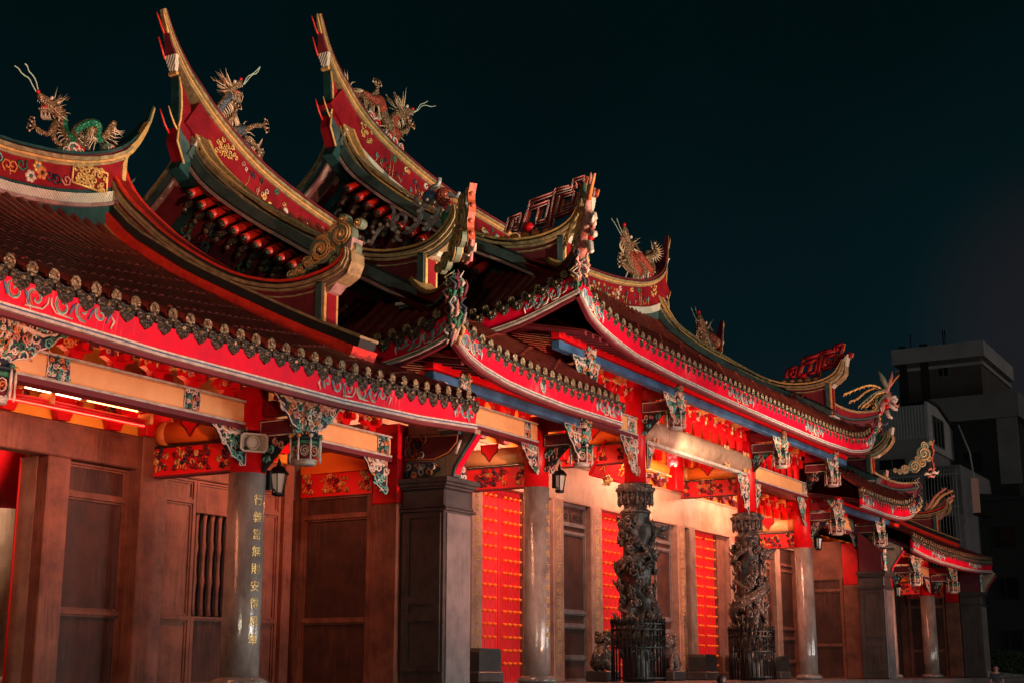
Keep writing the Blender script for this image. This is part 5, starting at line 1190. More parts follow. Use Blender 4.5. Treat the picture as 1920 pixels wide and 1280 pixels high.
def corner(kind, label, mir, p0, p1):
    """ornament on the diagonal corner ridge, traced on the far right corner and set on its own diagonal plane"""
    P0, P1 = Vector(p0), Vector(p1); d = P1 - P0; d.z = 0; d.normalize(); nrm = Vector((-d.y, d.x, 0))
    o, s = (1540, 680), 5.82
    def Q(a, b, off=0.):
        r = ray(o[0] + a / s, o[1] + b / s); t = P1.dot(nrm) / r.dot(nrm) if False else (nrm.dot(Vector((P1.x, P1.y, 0)))) / r.dot(nrm); return r * t + nrm * off
    m = (Q(401, 400) - Q(400, 400)).length
    root = finial_root(label, (P1.x if not mir else 72.6 - P1.x, P1.y, P1.z), 'corner_finial'); mb = MB()
    if kind == 'bird':
        tails = [[(250, 335), (290, 325), (400, 275), (500, 240), (600, 245), (700, 320)], [(325, 410), (400, 395), (500, 300), (620, 262), (700, 330)], [(400, 470), (480, 400), (560, 330), (690, 290)], [(440, 480), (540, 400), (600, 330), (700, 310)], [(500, 480), (580, 420), (640, 350), (705, 330)], [(560, 478), (620, 430), (660, 370), (710, 340)]]
        for k, t in enumerate(tails):
            q = smooth_v([Q(a, b, .10 * math.sin(k * 2)) for a, b in t]); mb.tube(q, lin(10 * m, 14 * m, len(q)), ('gold_plain', 'gold_paint', 'cloud_green')[k % 3], 6)
            for j, p in enumerate(q[:-1]): mb.tube([p, p - upv * 30 * m - d * 12 * m], [9 * m, 2 * m], 'gold_paint', 4)
        mb.tube([Q(700, 330), Q(730, 250), Q(765, 150), Q(772, 88)], [34 * m, 20 * m, 16 * m, 6 * m], 'c_pink', 7)
        mb.tube([Q(745, 255), Q(790, 190), Q(850, 125)], [14 * m, 12 * m, 8 * m], 'c_orange', 6)
        mb.tube([Q(715, 265), Q(665, 170), Q(640, 120), Q(622, 85)], [26 * m, 32 * m, 20 * m, 6 * m], 'cloud_green', 6)
        mb.tube([Q(735, 320), Q(710, 400), Q(670, 460), Q(640, 540), Q(580, 600)], [28 * m, 38 * m, 40 * m, 30 * m, 14 * m], 'c_pink', 8)
        for l in ([(740, 380), (790, 370), (820, 410)], [(720, 450), (780, 500), (815, 510), (812, 490)], [(700, 520), (730, 590), (765, 600)], [(760, 400), (800, 440)]): mb.tube([Q(a, b, -.06) for a, b in l], lin(26 * m, 12 * m, len(l)), 'c_cream', 6)
        for a, b in ((690, 420), (630, 540), (700, 480)): mb.ball(tuple(Q(a, b, -.1)), 24 * m, 'red', 8, 6)
    else:
        discs = [(800, 1170, 26), (850, 1185, 30), (905, 1160, 50), (1010, 1125, 68), (1090, 1085, 50), (1045, 1045, 36), (1110, 985, 78), (1120, 905, 48), (1165, 1040, 36), (1185, 870, 26)]
        n = 18; c3 = nrm * -.09
        for a, b, r in discs:
            c = Q(a, b); q = r * m; rs = []
            for e, k in ((-.06, .9), (-.05, 1), (.05, 1), (.06, .9)): rs.append([tuple(c + nrm * e + (d * math.cos(2 * math.pi * j / n) + upv * math.sin(2 * math.pi * j / n)) * q * k) for j in range(n)])
            mb.rings(rs, 'cloud_green', True, False)
            for sg in (-1, 1): mb.tube([c + nrm * sg * .065 + (d * u + upv * v) for u, v in spir(0, 0, q * .93, 1.6, a, 1, 20)], q * .09, 'gold_paint', 5)
    if kind != 'bird':                                             # flat ribbon on the scroll's outer edge, orange floodlight painted into its colour
        rb = smooth_v([Q(a, b) + d * .05 for a, b in ((1185, 1190), (1206, 1120), (1176, 1050), (1205, 970), (1176, 905), (1204, 840))])
        mb.rings([[tuple(p + nrm * w_ + d * t_) for w_, t_ in ((-.068, 0), (.068, 0), (.068, .04), (-.068, .04))] for p in rb], 'lit_edge_orange', True)
        for p in rb[1:-1:2]: mb.ball(tuple(p + d * .03), .055, 'lit_edge_orange', 8, 5)
    for k, (a, b, c) in enumerate(((1190, 1165, 'c_pink'), (1230, 1200, 'c_cream'), (1150, 1215, 'c_cream'), (1190, 1240, 'c_pink')) if kind != 'bird' else ((780, 420, 'c_cream'), (800, 470, 'c_pink'))):
        q = Q(a, b); mb.tube([q - d * .1, q + upv * .05, q + d * .12, q + d * .2 + upv * .1], [.05, .06, .045, .012], c, 6)
    mb.build('phoenix' if kind == 'bird' else 'cloud_scroll', root, mir)
    # small figures climbing the ridge foot
    mb = MB(); rnd = random.Random(3 if kind == 'bird' else 9)
    for k in range(64):
        t = k / 63; c = P1 - d * .12 + upv * (.45 - 1.05 * t) + nrm * rnd.uniform(-.14, .14) + d * rnd.uniform(-.05, .18)
        if kind == 'bird': c += upv * .35
        mb.tube([c - upv * .1, c + d * .1, c + upv * .12 + nrm * rnd.uniform(-.12, .12), c + d * .12 + upv * .2], [.022, .036, .028, .006], rnd.choice(['c_silver', 'c_pink', 'c_navy', 'c_cream', 'c_green', 'gold_paint', 'maroon']), 6)
    mb.build('figure_cluster', root, mir)
corner('bird', 'gilt phoenix seen end-on at the left corner of the tallest roof', True, (45.85, 14.35, 8.4), (47.25, 12.95, 8.1))
corner('bird', 'gilt phoenix with long plumes on the right corner of the tallest roof', False, (45.85, 14.35, 8.4), (47.25, 12.95, 8.1))
corner('scroll', 'cloud scroll seen edge-on as an orange-lit ribbon, middle of the roofs', True, (51.05, 14.5, 6.7), (52.14, 12.95, 6.3))
corner('scroll', 'pale green cloud scroll on the right corner of the lower roof', False, (51.05, 14.5, 6.7), (52.14, 12.95, 6.3))
def leafy(label, X):
    o, s = (1420, 820), 2.783; root = finial_root(label, (X, 14.9, 6.9)); mb = MB()
    for k, l in enumerate(([(870, 395), (900, 350), (930, 300), (985, 262)], [(890, 395), (930, 340), (960, 300), (1020, 275)], [(920, 392), (960, 350), (990, 320), (1030, 300)], [(950, 390), (990, 350), (1020, 320)], [(880, 395), (880, 370), (890, 340)])):
        q = smooth_v([atX(o[0] + a / s, o[1] + b / s, X) for a, b in l]); mb.tube(q, lin(.12, .05, len(q)), 'gold_paint' if k % 2 else 'c_pink', 6)
        for p in q[::2]: mb.tube([p, p + Vector((0, .12, .14))], [.06, .01], 'c_pink', 4)
    mb.build('leaf_scroll', root)
leafy('dim reddish leaf-scroll ornament at the foot of the far wing roof', 63.1)
# ================================================================== fittings
r_ = thing('loudspeaker', 'grey rectangular horn loudspeaker on the near column', 'loudspeaker', (17.2, 14.7, 3.4)); mb = MB()
cx, cy, cz = 17.16, 14.62, 3.53; dx = Vector((-.55, -.83, -.12)).normalized(); sx = Vector((.83, -.55, 0)).normalized(); ux = dx.cross(sx) * -1
if ux.z < 0: ux = -ux
C0 = Vector((cx, cy, cz))
def rr(k, w, h, c=.03): return [tuple(C0 + dx * k + sx * a + ux * b) for a, b in ((-w + c, -h), (w - c, -h), (w, -h + c), (w, h - c), (w - c, h), (-w + c, h), (-w, h - c), (-w, -h + c))]
mb.rings([rr(-.30, .07, .06), rr(-.22, .11, .08), rr(0, .225, .15, .05), rr(.02, .225, .15, .05), rr(.02, .195, .125, .04), rr(-.1, .12, .08)], 'speaker', True, False)
mb.build('horn', r_); mb = MB()
mb.rings([[tuple(C0 + dx * k + (sx * math.cos(t) + ux * math.sin(t)) * q) for t in frange(0, 2 * math.pi, 20)[:-1]] for k, q in ((-.1, .115), (-.03, .11), (-.02, .09), (-.05, .07), (-.04, .03))], 'speaker', True, False)
mb.build('driver_ring', r_); mb = MB(); mb.rings([rr(-.095, .185, .115), rr(-.09, .185, .115)], 'black', True, False); mb.build('throat', r_)
mb = MB(); mb.box((17.05, 14.7, 3.4), (17.25, 14.9, 3.46), 'iron'); mb.build('bracket', r_)
def lantern(x, y, z, label, s=1.):
    r = thing('wall_lantern', label, 'lantern', (x, y, z), 'black wall lanterns on the grey columns'); mb = MB()
    n = 6; rg = lambda q, h: [(x + q * s * math.cos(2 * math.pi * j / n + .5), y + q * s * math.sin(2 * math.pi * j / n + .5), z + h * s) for j in range(n)]
    mb.rings([rg(.07, 0), rg(.11, .02), rg(.11, .05), rg(.08, .06)], 'iron', True); mb.rings([rg(.17, .36), rg(.18, .38), rg(.10, .47), rg(.04, .50), rg(.03, .56), rg(.01, .62)], 'iron', True)
    for j in range(n):
        a = 2 * math.pi * j / n + .5; mb.tube([(x + .09 * s * math.cos(a), y + .09 * s * math.sin(a), z + .05 * s), (x + .145 * s * math.cos(a), y + .145 * s * math.sin(a), z + .37 * s)], .012 * s, 'iron', 4)
    mb.build('frame', r); mb = MB(); mb.rings([rg(.075, .06), rg(.125, .36)], 'lamp_glass', True); mb.build('glass', r)
    mb = MB(); mb.box((x - .25, y - .02, z + .08), (x - .2, y + .06, z + .4), 'iron'); mb.tube([(x - .22, y, z + .14), (x - .1, y, z + .1), (x, y, z + .02)], .014, 'iron', 5); mb.tube([(x - .22, y, z + .34), (x - .14, y, z + .42), (x - .1, y, z + .4)], .012, 'iron', 5); mb.build('wall_arm', r)
    return r
lantern(18.02, 14.8, 2.78, 'black six-sided lantern on the near column under the loudspeaker')
lantern(27.78, 14.8, 3.88, 'black lantern on the grey column left of the dragon pillars', 1.05)
lantern(46.0, 14.8, 3.92, 'black lantern on the grey column right of the dragon pillars', 1.05)
lantern(55.55, 14.8, 2.8, 'small dark lantern on the column of the far wing', 1.)
def tube_lamp(x0, x1, y, z, label, c='tube_glow'):
    r = thing('fluorescent_lamp', label, 'lamp', ((x0 + x1) / 2, y, z), 'tube lamps under the eaves'); mb = MB()
    mb.box((x0, y - .04, z + .05), (x1, y + .04, z + .10), 'red'); mb.build('housing', r); mb = MB(); n = 8
    mb.rings([[(x, y + .022 * math.cos(6.283 * j / n), z + .02 + .022 * math.sin(6.283 * j / n)) for j in range(n)] for x in (x0 + .03, x1 - .03)], c, True, True); mb.build('tube', r)
    mb = MB(); mb.box((x0 - .03, y - .03, z - .01), (x0 + .028, y + .03, z + .05), 'c_orange'); mb.box((x1 - .028, y - .03, z - .01), (x1 + .03, y + .03, z + .05), 'c_orange'); mb.build('holder', r)
tube_lamp(13.3, 14.4, 15.55, 3.85, 'bright tube lamp under the beam of the near wing, left one', 'tube_pink')
tube_lamp(14.45, 15.55, 15.55, 3.85, 'dimmer orange tube lamp under the beam of the near wing, right one')
mb = MB()
for k in range(3): mb.tube([(12.9, 15.57 + .05 * k, 3.74 - .03 * k), (15.8, 15.57 + .05 * k, 3.74 - .03 * k)], .022, 'red', 8)
for x in (13.8, 15.75): mb.box((x, 15.5, 3.7), (x + .07, 15.75, 3.86), 'c_orange')
tag(mb.build('red_conduit'), 'red conduit pipes under the lamps of the near wing', 'pipes')
# hanging red plaque with gilt writing
pl = thing('hanging_plaque', 'tilted red plaque with gold characters behind the near dragon pillar', 'plaque', (33.3, 15.9, 5.0), 'tilted red plaques with gold characters')
def plaque(root, xl, xr, y0, zb, zt, text, seed):
    mb = MB(); fr = Fr((xl, y0, zb), (1, 0, 0), (0, -.55, 1)); fr.n = Vector((0, -1, -.55)).normalized(); w = xr - xl; h = (zt - zb) * 1.14
    plate(mb, fr, [(0, 0), (w, 0), (w, h), (0, h)], -.05, .0, 'door_red'); mb.build('board', root)
    mb = MB(); outline(mb, fr, [(0, 0), (w, 0), (w, h), (0, h)], .05, 'red', .0); mb.build('frame', root)
    def place(k):
        return lambda c: fr.P(w * (.74 - .5 * (k % 2)) + c.x, h * (.8 - .29 * (k // 2)) + c.y, .012 + c.z)
    textobj(text, h * .27, 'inscription', 'yellow', root, place)
    mb = MB(); q = Vector(fr.P(w * .45, -.02, .0)); mb.ball(tuple(q), (.16, .08, .13), 'gold_plain', 8, 6); carve(mb, fr, [(w * .36, -.18), (w * .56, -.18), (w * .56, .08), (w * .36, .08)], seed, .1, PALG, .06, .2); mb.build('gilt_lion_mount', root)
plaque(pl, 32.35, 34.5, 16.35, 4.95, 6.15, '德感神恩行天', 4)
mb = MB()
for k in range(14): a = k * 2.4; mb.ball((37.3 + .1 * math.cos(a), 16.2 + .1 * math.sin(a), 5.95 + .13 * math.sin(k)), .085, 'pink_paper', 8, 6)
tag(mb.build('paper_flower'), 'pink paper flower ball hanging under the middle beams', 'flower ball')
# drum stones and lions
def drumstone(x, label, w=.8):
    r = thing('door_drum_stone', label, 'drum stone', (x, 16.75, FZ), 'dark stone blocks beside the doors'); mb = MB()
    mb.prism([(x - w / 2, .0), (x + w / 2, .0), (x + w / 2, .42), (x + w / 2 - .08, .5), (x - w / 2 + .08, .5), (x - w / 2, .42)], 'Y', 16.45, 17.0, 'stone_black'); mb.build('drum', r)
    mb = MB(); mb.bev((x - w / 2 - .06, 16.4, FZ), (x + w / 2 + .06, 17.05, -.003), 'stone_dark', .03); mb.build('foot', r)
drumstone(27.55, 'dark stone block at the door beside the near grey column', .95)
drumstone(40.4, 'dark stone block at the door between the dragon pillars', .9); drumstone(43.2, 'dark stone block left of the farther dragon pillar', .6); drumstone(46.9, 'dark stone block right of the farther dragon pillar', .9)
def lion(x, y, sg, label):
    r = thing('stone_lion', label, 'lion statue', (x, y, FZ), 'stone guardian lions'); mb = MB(); z = .05
    V = lambda a, b, c: Vector((x + a * sg, y + b, z + c))
    mb.tube([V(-.22, .0, .05), V(-.2, 0, .25), V(-.05, 0, .42), V(.06, 0, .62)], [.19, .22, .2, .16], 'stone_carved', 12)       # haunch, chest, neck
    mb.ball(tuple(V(.12, -.02, .78)), (.2, .18, .19), 'stone_carved', 12, 8)
    mb.tube([V(.15, -.03, .76), V(.3, -.04, .72)], [.13, .1], 'stone_carved', 10); mb.tube([V(.15, -.03, .68), V(.28, -.04, .62)], [.09, .06], 'stone_carved', 8)
    for s2 in (-1, 1):
        mb.tube([V(.02, .12 * s2, .45), V(.14, .13 * s2, .2), V(.16, .13 * s2, .03), V(.26, .13 * s2, .0)], [.1, .07, .06, .06], 'stone_carved', 8)
        mb.tube([V(-.2, .15 * s2, .15), V(-.02, .18 * s2, .12), V(-.1, .18 * s2, .02), V(.05, .18 * s2, .0)], [.13, .1, .07, .06], 'stone_carved', 8)
        mb.ball(tuple(V(.0, .15 * s2, .92)), .05, 'stone_carved', 6, 5); mb.ball(tuple(V(.27, .07 * s2, .82)), .03, 'stone_black', 6, 4)
    mb.tube([V(-.36, 0, .1), V(-.45, 0, .35), V(-.36, 0, .55)], [.06, .08, .03], 'stone_carved', 8); mb.build('body', r)
    mb = MB(); rnd = random.Random(4)
    for k in range(40):
        a = rnd.uniform(0, 6.28); e = rnd.uniform(-.6, 1.3); mb.ball(tuple(V(.05 - .14 * math.cos(e) * abs(math.cos(a)), .19 * math.sin(a), .76 + .17 * math.sin(e))), .055, 'stone_carved', 6, 4)
    mb.build('mane', r)
    mb = MB(); mb.bev((x - .4, y - .3, FZ), (x + .4, y + .3, -.003 + .02), 'stone_black', .03); mb.build('plinth', r)
lion(33.15, 16.45, 1, 'stone lion in the shade left of the nearer dragon pillar')
lion(37.35, 16.45, -1, 'stone lion right of the nearer dragon pillar, mane toward the door')
# inner column seen through the opening at the left edge
r_ = thing('inner_column', 'pale inner column with red top behind the opening at the left edge', 'column', tuple(atX(2, 1262, 17.4)))
ip = atX(4, 955, 17.35); mb = MB(); mb.lathe((ip.x, ip.y, 0), [(.34, FZ), (.33, ip.z)], 'stone_cream', 28); mb.build('shaft', r_)
mb = MB(); mb.lathe((ip.x, ip.y, 0), [(.32, ip.z + .002), (.32, 5.6)], 'red', 28); mb.build('painted_shaft', r_)
mb = MB(); mb.lathe((ip.x, ip.y, FZ), [(.36, .0), (.5, .04), (.5, .12), (.38, .17)], 'stone_cream', 24); mb.build('column_base', r_)
mb = MB(); mb.bev((ip.x + .2, ip.y - .12, 4.0), (ip.x + 3, ip.y + .12, 4.4), 'orange', .03); fr = Fr((ip.x, ip.y - .14, 3.45), (1, 0, 0), (0, 0, 1)); fr.n = Vector((0, -1, 0)); plate(mb, fr, [(.3, 0), (1.5, 0), (1.5, .53), (.3, .53)], -.04, 0, 'c_orange'); carve(mb, fr, [(.3, 0), (1.5, 0), (1.5, .53), (.3, .53)], 5, .16, ['gold_paint', 'maroon', 'c_orange'], .03)
tag(mb.build('inner_beam'), 'orange inner beam and carved board behind the opening at left', 'beam')
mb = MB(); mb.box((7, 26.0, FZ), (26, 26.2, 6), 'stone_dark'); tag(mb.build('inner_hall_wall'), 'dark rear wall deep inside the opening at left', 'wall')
mb = MB(); mb.bev((15.325, YW + .60, FZ), (15.353, YW + .64, 3.29), 'door_red', .01); tag(mb.build('door_jamb'), 'red painted edge of the opening at the left', 'door jamb')
# ================================================================== people
def person(x, y, z, hgt, facing, label, shirt, raise_arm=False, female=False):
    r = thing('person', label, 'person', (x, y, z)); c, s_ = math.cos(facing), math.sin(facing); k = hgt / 1.7
    def V(a, b, h): return (((a * c - b * s_) * k), ((a * s_ + b * c) * k), h * k)     # a forward, b left
    def skinmesh(name, vs, es, rad, mt, par, lev=2):
        me = bpy.data.meshes.new(name); me.from_pydata(vs, es, []); o = bpy.data.objects.new(name, me); COL.objects.link(o); o.parent = par
        me.materials.append(MATS[mt]); m = o.modifiers.new('skin', 'SKIN'); m.use_smooth_shade = True
        for v, q in zip(me.skin_vertices[0].data, rad): v.radius = (q * k, q * k)
        me.skin_vertices[0].data[0].use_root = True
        m2 = o.modifiers.new('sub', 'SUBSURF'); m2.levels = m2.render_levels = lev; return o
    vs = [V(0, 0, .95), V(0, 0, 1.15), V(0, 0, 1.38), V(0, 0, 1.47), V(.02, 0, 1.54), V(.03, 0, 1.63), V(.0, 0, 1.68)]; rad = [.15, .13, .14, .055, .07, .09, .05]
    es = [(0, 1), (1, 2), (2, 3), (3, 4), (4, 5), (5, 6)]
    for sd in (-1, 1):
        n = len(vs); vs += [V(0, .1 * sd, .88), V(.02, .11 * sd, .48), V(-.01, .11 * sd, .08), V(.12, .12 * sd, .03)]; rad += [.095, .06, .04, .035]; es += [(0, n), (n, n + 1), (n + 1, n + 2), (n + 2, n + 3)]
        n = len(vs); up = raise_arm and sd == -1
        el = V(.14, .24 * sd, 1.28) if up else V(-.02, .23 * sd, 1.12); ha = V(.24, .2 * sd, 1.52) if up else V(.1, .22 * sd, .9)
        vs += [V(0, .18 * sd, 1.38), el, ha]; rad += [.06, .042, .03]; es += [(2, n), (n, n + 1), (n + 1, n + 2)]
        hv = Vector(ha); dv = (Vector(ha) - Vector(el)).normalized(); sv = dv.cross(Vector((c, s_, 0))).normalized() if abs(dv.z) > .5 else Vector((0, 0, 1))
        for f in range(5):
            m_ = len(vs); b = hv + dv * .05 * k + sv * (f - 2) * .018 * k; t = b + dv * (.075 if f else .04) * k + sv * (0 if f else -.03) * k
            vs += [tuple(b), tuple(t)]; rad += [.011, .008]; es += [(n + 2, m_), (m_, m_ + 1)]
    body = skinmesh('body', vs, es, rad, 'skin', r)
    mb = MB(); o0 = Vector((x, y, z)); hc = o0 + Vector(V(0, 0, 1.60)); mb.ball(tuple(hc - Vector(V(.015, 0, 0)) + Vector((0, 0, .03 * k))), (.10 * k, .10 * k, .12 * k), 'hair', 12, 8); mb.build('hair', r)
    mb = MB(); f = o0 + Vector(V(.115, 0, 1.58)); mb.ball(tuple(f), (.018, .018, .025), 'skin', 6, 4)
    for sd in (-1, 1): mb.ball(tuple(o0 + Vector(V(.10, .035 * sd, 1.60))), .011, 'black', 6, 4); mb.ball(tuple(o0 + Vector(V(.0, .095 * sd, 1.58))), (.015, .015, .03), 'skin', 6, 4)
    mb.ball(tuple(o0 + Vector(V(.10, 0, 1.53))), (.012, .025, .008), 'pink_paper', 6, 4); mb.build('face', r)
    vs = [V(0, 0, .92), V(0, 0, 1.15), V(0, 0, 1.36), V(0, 0, 1.44)]; es = [(0, 1), (1, 2), (2, 3)]; rad = [.165, .148, .155, .07]
    for sd in (-1, 1):
        n = len(vs); up = raise_arm and sd == -1; vs += [V(0, .18 * sd, 1.38), V(.10, .23 * sd, 1.30) if up else V(-.02, .225 * sd, 1.18)]; rad += [.075, .06]; es += [(2, n), (n, n + 1)]
    skinmesh('shirt', vs, es, rad, shirt, r)
    vs = [V(0, 0, .95)]; es = []; rad = [.158]
    for sd in (-1, 1): n = len(vs); vs += [V(0, .1 * sd, .86), V(.02, .11 * sd, .48), V(-.01, .11 * sd, .12)]; rad += [.105, .075, .06]; es += [(0, n), (n, n + 1), (n + 1, n + 2)]
    skinmesh('trousers', vs, es, rad, 'trousers', r)
    return r
p = atY(1352, 1273, 9.0); person(p.x, p.y, -1.5, 1.42, R(60), 'dark-haired person in a pale blue shirt raising a hand, bottom edge', 'shirt_blue', True)
p = atY(1868, 1262, 12.0); person(p.x, p.y, -1.5, 1.72, R(200), 'person with dark hair standing by the pale fence at far right', 'shirt_dark')
# ================================================================== ground, steps, surroundings
mb = MB(); mb.add([(-600, -600, -1.5), (900, -600, -1.5), (900, 900, -1.5), (-600, 900, -1.5)], [(0, 1, 2, 3)], 'asphalt'); struct(mb.build('ground'))
mb = MB(); mb.add([(-20, -6, -1.496), (95, -6, -1.496), (95, 12.4, -1.496), (-20, 12.4, -1.496)], [(0, 1, 2, 3)], 'paving'); struct(mb.build('courtyard_paving'))
mb = MB(); mb.bev((-2, 13.0, -1.49), (72, 34, FZ - .002), 'stone_grey', .03); 
for k in range(6): mb.box((-2.3, 13.0 - .33 * (k + 1), -1.49), (72.3, 13.0 - .33 * k - .003, FZ - .2 * (k + 1)), 'stone_grey')
struct(mb.build('platform'))
# steel fence and clipped shrub
f_ = thing('steel_fence', 'pale thin-barred steel fence at the lower right corner', 'fence', tuple(atY(1880, 1270, 13.6)))
mb = MB(); fx = atY(1852, 1250, 13.6); 
for k in range(60): x = fx.x + .19 * k; mb.tube([(x, 13.6, -1.48), (x, 13.6, (.12 if k == 0 else .02) - .004 * k)], .014, 'white_steel', 5)
mb.build('bars', f_); mb = MB(); mb.box((fx.x, 13.58, -.35), (fx.x + 11.3, 13.62, -.31), 'white_steel'); mb.box((fx.x, 13.58, -1.3), (fx.x + 11.3, 13.62, -1.26), 'white_steel'); mb.build('rail', f_)
sh = thing('clipped_shrub', 'dark clipped dome-shaped shrub behind the fence at far right', 'shrub', (69.5, 14.2, -1.5)); c = atY(1888, 1240, 14.6)
mb = MB(); rnd = random.Random(5)
for k in range(9000):
    a = rnd.uniform(0, 6.283); e = math.asin(rnd.uniform(-.2, 1)); q = rnd.uniform(.82, 1.04); v = Vector((c.x + 2.2 * q * math.cos(e) * math.cos(a), c.y + 1.8 * q * math.cos(e) * math.sin(a), -1.1 + 2.1 * q * math.sin(e) ** .7 if math.sin(e) > 0 else -1.1 + .3 * math.sin(e)))
    d1 = Vector((rnd.uniform(-1, 1), rnd.uniform(-1, 1), rnd.uniform(-1, 1))).normalized() * .05; d2 = d1.cross(Vector((rnd.uniform(-1, 1), rnd.uniform(-1, 1), rnd.uniform(-1, 1)))).normalized() * .03
    mb.add([v - d1, v + d2, v + d1, v - d2], [(0, 1, 2, 3)], 'leaf')
mb.build('foliage', sh); mb = MB(); mb.tube([(c.x, c.y, -1.5), (c.x, c.y, -.6)], [.09, .05], 'bark', 8); mb.build('stem', sh)
# ---------------------------------------------------------------- apartment blocks
def zat(px, py, X=None, Y=None): return atX(px, py, X) if X else atY(px, py, Y)
def block(name, label, X, corner_px, top_px, left_px, depth, mt, zb=-1.5, mt2=None):
    """box whose near corner, top and left edge are measured on the plane X; returns (root, y of corner, y of far edge, z top)"""
    c = atX(corner_px, top_px, X); l = atX(left_px, top_px, X); r = thing(name, label, 'building', (X, c.y, zb), 'apartment blocks behind the temple')
    mb = MB(); mb.box((X, c.y, zb), (X + depth, l.y, c.z), mt); o = sub(mb.build('walls', r)); return r, o, c.y, l.y, c.z
def win(r, X, y0, y1, z0, z1, side='X', lit=False, n=2, fm='window_frame'):
    mb = MB(); f = .05
    if side == 'X': B = lambda d0, d1, a, b, c, d, m: mb.box((X - d1, a, c), (X - d0, b, d), m)
    else: B = lambda d0, d1, a, b, c, d, m: mb.box((a, X - d1, c), (b, X - d0, d), m)
    B(.002, .06, y0, y1, z0, z0 + f, fm); B(.002, .06, y0, y1, z1 - f, z1, fm)
    for k in range(n + 1): y = y0 + (y1 - y0 - f) * k / n; B(.002, .06, y, y + f, z0 + f, z1 - f, fm)
    o = mb.build('window', r); mb = MB(); B(.003, .02, y0 + f, y1 - f, z0 + f, z1 - f, 'lit_pane' if lit else 'pane'); mb.build('pane', sub(o))
X = 92.
r, o, yc, yl, zt = block('apartment_block', 'tallest block with pale parapet band and rooftop box, far right', X, 1838, 668, 1682, 9, 'concrete_brown')
mb = MB(); mb.box((X - .25, yc - .3, zt), (X + 9.3, yl + .3, zt + 1.0), 'pale_wall'); mb.box((X - .1, yc - .15, zt - .5), (X + 9.1, yl + .15, zt - .3), 'pale_wall'); mb.build('parapet', r)
a = atX(1780, 705, X); b = atX(1757, 682, X); win(r, X, a.y, b.y, a.z, b.z, n=2)
mb = MB()
for q in (1700, 1740): p = atX(q, 668, X); mb.box((X - .15, p.y, zt - 4), (X - .01, p.y + .5, zt + 1.2), 'concrete_dark')
mb.build('downpipe', r)
mb = MB()
for q in (1762, 1766, 1700): p = atX(q, 640, X); mb.tube([(X + 1, p.y, zt + 1), (X + 1, p.y, zt + 2.2)], .04, 'iron', 5)
mb.build('antenna', r)
X = 88.
r, o, yc, yl, zt = block('apartment_block', 'broad block with grey band just below the tallest block', X, 1897, 737, 1700, 14, 'concrete_dark')
mb = MB(); z2 = atX(1897, 782, X).z; mb.box((X - .4, yc - .4, z2), (X + 14, yl, zt + .05), 'concrete'); mb.box((X - .2, yc - .2, z2 - 4), (X - .003, yc + 1.0, z2 - .01), 'concrete'); mb.build('balcony_band', r)
for k in range(4):
    for j in range(2): win(r, X, yc + 2 + 3.2 * j, yc + 3.6 + 3.2 * j, z2 - 3.2 - 3.1 * k, z2 - 1.9 - 3.1 * k, fm='concrete_dark')
X = 82.
r, o, yc, yl, zt = block('rooftop_house', 'nearer grey house with corrugated sheet wall and sloping roof', X, 1738, 820, 1625, 10, 'concrete')
z1 = atX(1738, 752, X).z; mb = MB(); n = 40
yy = frange(yl, yc + .0, n); mb.rings([[(X - .05 * (i % 2), y, zt + .002), (X - .05 * (i % 2), y, z1 - .15)] for i, y in enumerate(yy)], 'metal_sheet', False, False, False); mb.box((X + .02, yc, zt + .002), (X + 9.9, yl, z1 - .2), 'metal_sheet'); mb.build('corrugated_wall', r)
mb = MB(); mb.prism([(X - .1, zt - .6), (X - .1, z1), (X + 2.2, z1), (X + 7.6, zt + .9), (X + 7.6, zt - .6)], 'Y', yc - .16, yc - .003, 'pale_wall'); mb.prism([(X - .2, z1), (X + 2.3, z1), (X + 8.2, zt + .8), (X + 8.2, zt + .9), (X + 2.3, z1 + .12), (X - .2, z1 + .12)], 'Y', yc - .3, yl, 'concrete_dark'); mb.build('gable_and_roof', r)
a = atY(1752, 832, yc - .2); b = atY(1766, 788, yc - .2); win(r, yc - .17, a.x, b.x + .3, a.z, b.z, 'Y', n=3)
a = atY(1786, 830, yc - .2); b = atY(1792, 812, yc - .2); win(r, yc - .17, a.x, b.x, a.z, b.z, 'Y', n=2)
for k in range(3):
    a = atX(1700, 880 + k * 60, X); win(r, X, a.y, a.y + 1.6, a.z - .6, a.z + .7)
X = 80.
r, o, yc, yl, zt = block('balcony_house', 'grey house with barred balcony cages beside the roof corner', X, 1800, 870, 1640, 8, 'concrete')
mb = MB()
for k in range(26):
    y = yc + .1 + k * .17; mb.tube([(X - .75, y, zt - 6), (X - .75, y, zt - .6), (X - .6, y, zt - .3), (X - .05, y, zt - .1)], .018, 'white_steel', 4)
for z in (zt - 6, zt - 4.2, zt - 2.4, zt - .6): mb.box((X - .78, yc, z), (X - .72, yc + 4.4, z + .05), 'white_steel')
mb.build('window_cage', r)
for k in range(3): a = zt - 1.9 - 2.2 * k; win(r, X, yc + .5, yc + 2.0, a, a + 1.3, fm='concrete_brown'); win(r, X, yc + 2.6, yc + 4.0, a, a + 1.3, fm='concrete_brown')
mb = MB(); mb.tube([(X - .2, yc - .1, zt + 2.2), (X - .1, yc - .6, zt + .6), (X - .1, yc - .9, zt - 3)], .05, 'pale_wall', 6); mb.build('drainpipe', r)
X = 100.
r, o, yc, yl, zt = block('dark_apartment_block', 'nearly black block with a few dim lit windows at the right edge', X, 2080, 800, 1795, 12, 'concrete_dark')
for k in range(6):
    for j in range(5):
        y = yc + 2 + j * 3.4; z = zt - 2.6 - k * 3.2
        if z > 0: win(r, X, y, y + 1.7, z, z + 1.4, lit=(k == 1 and j == 3), fm='concrete_dark')
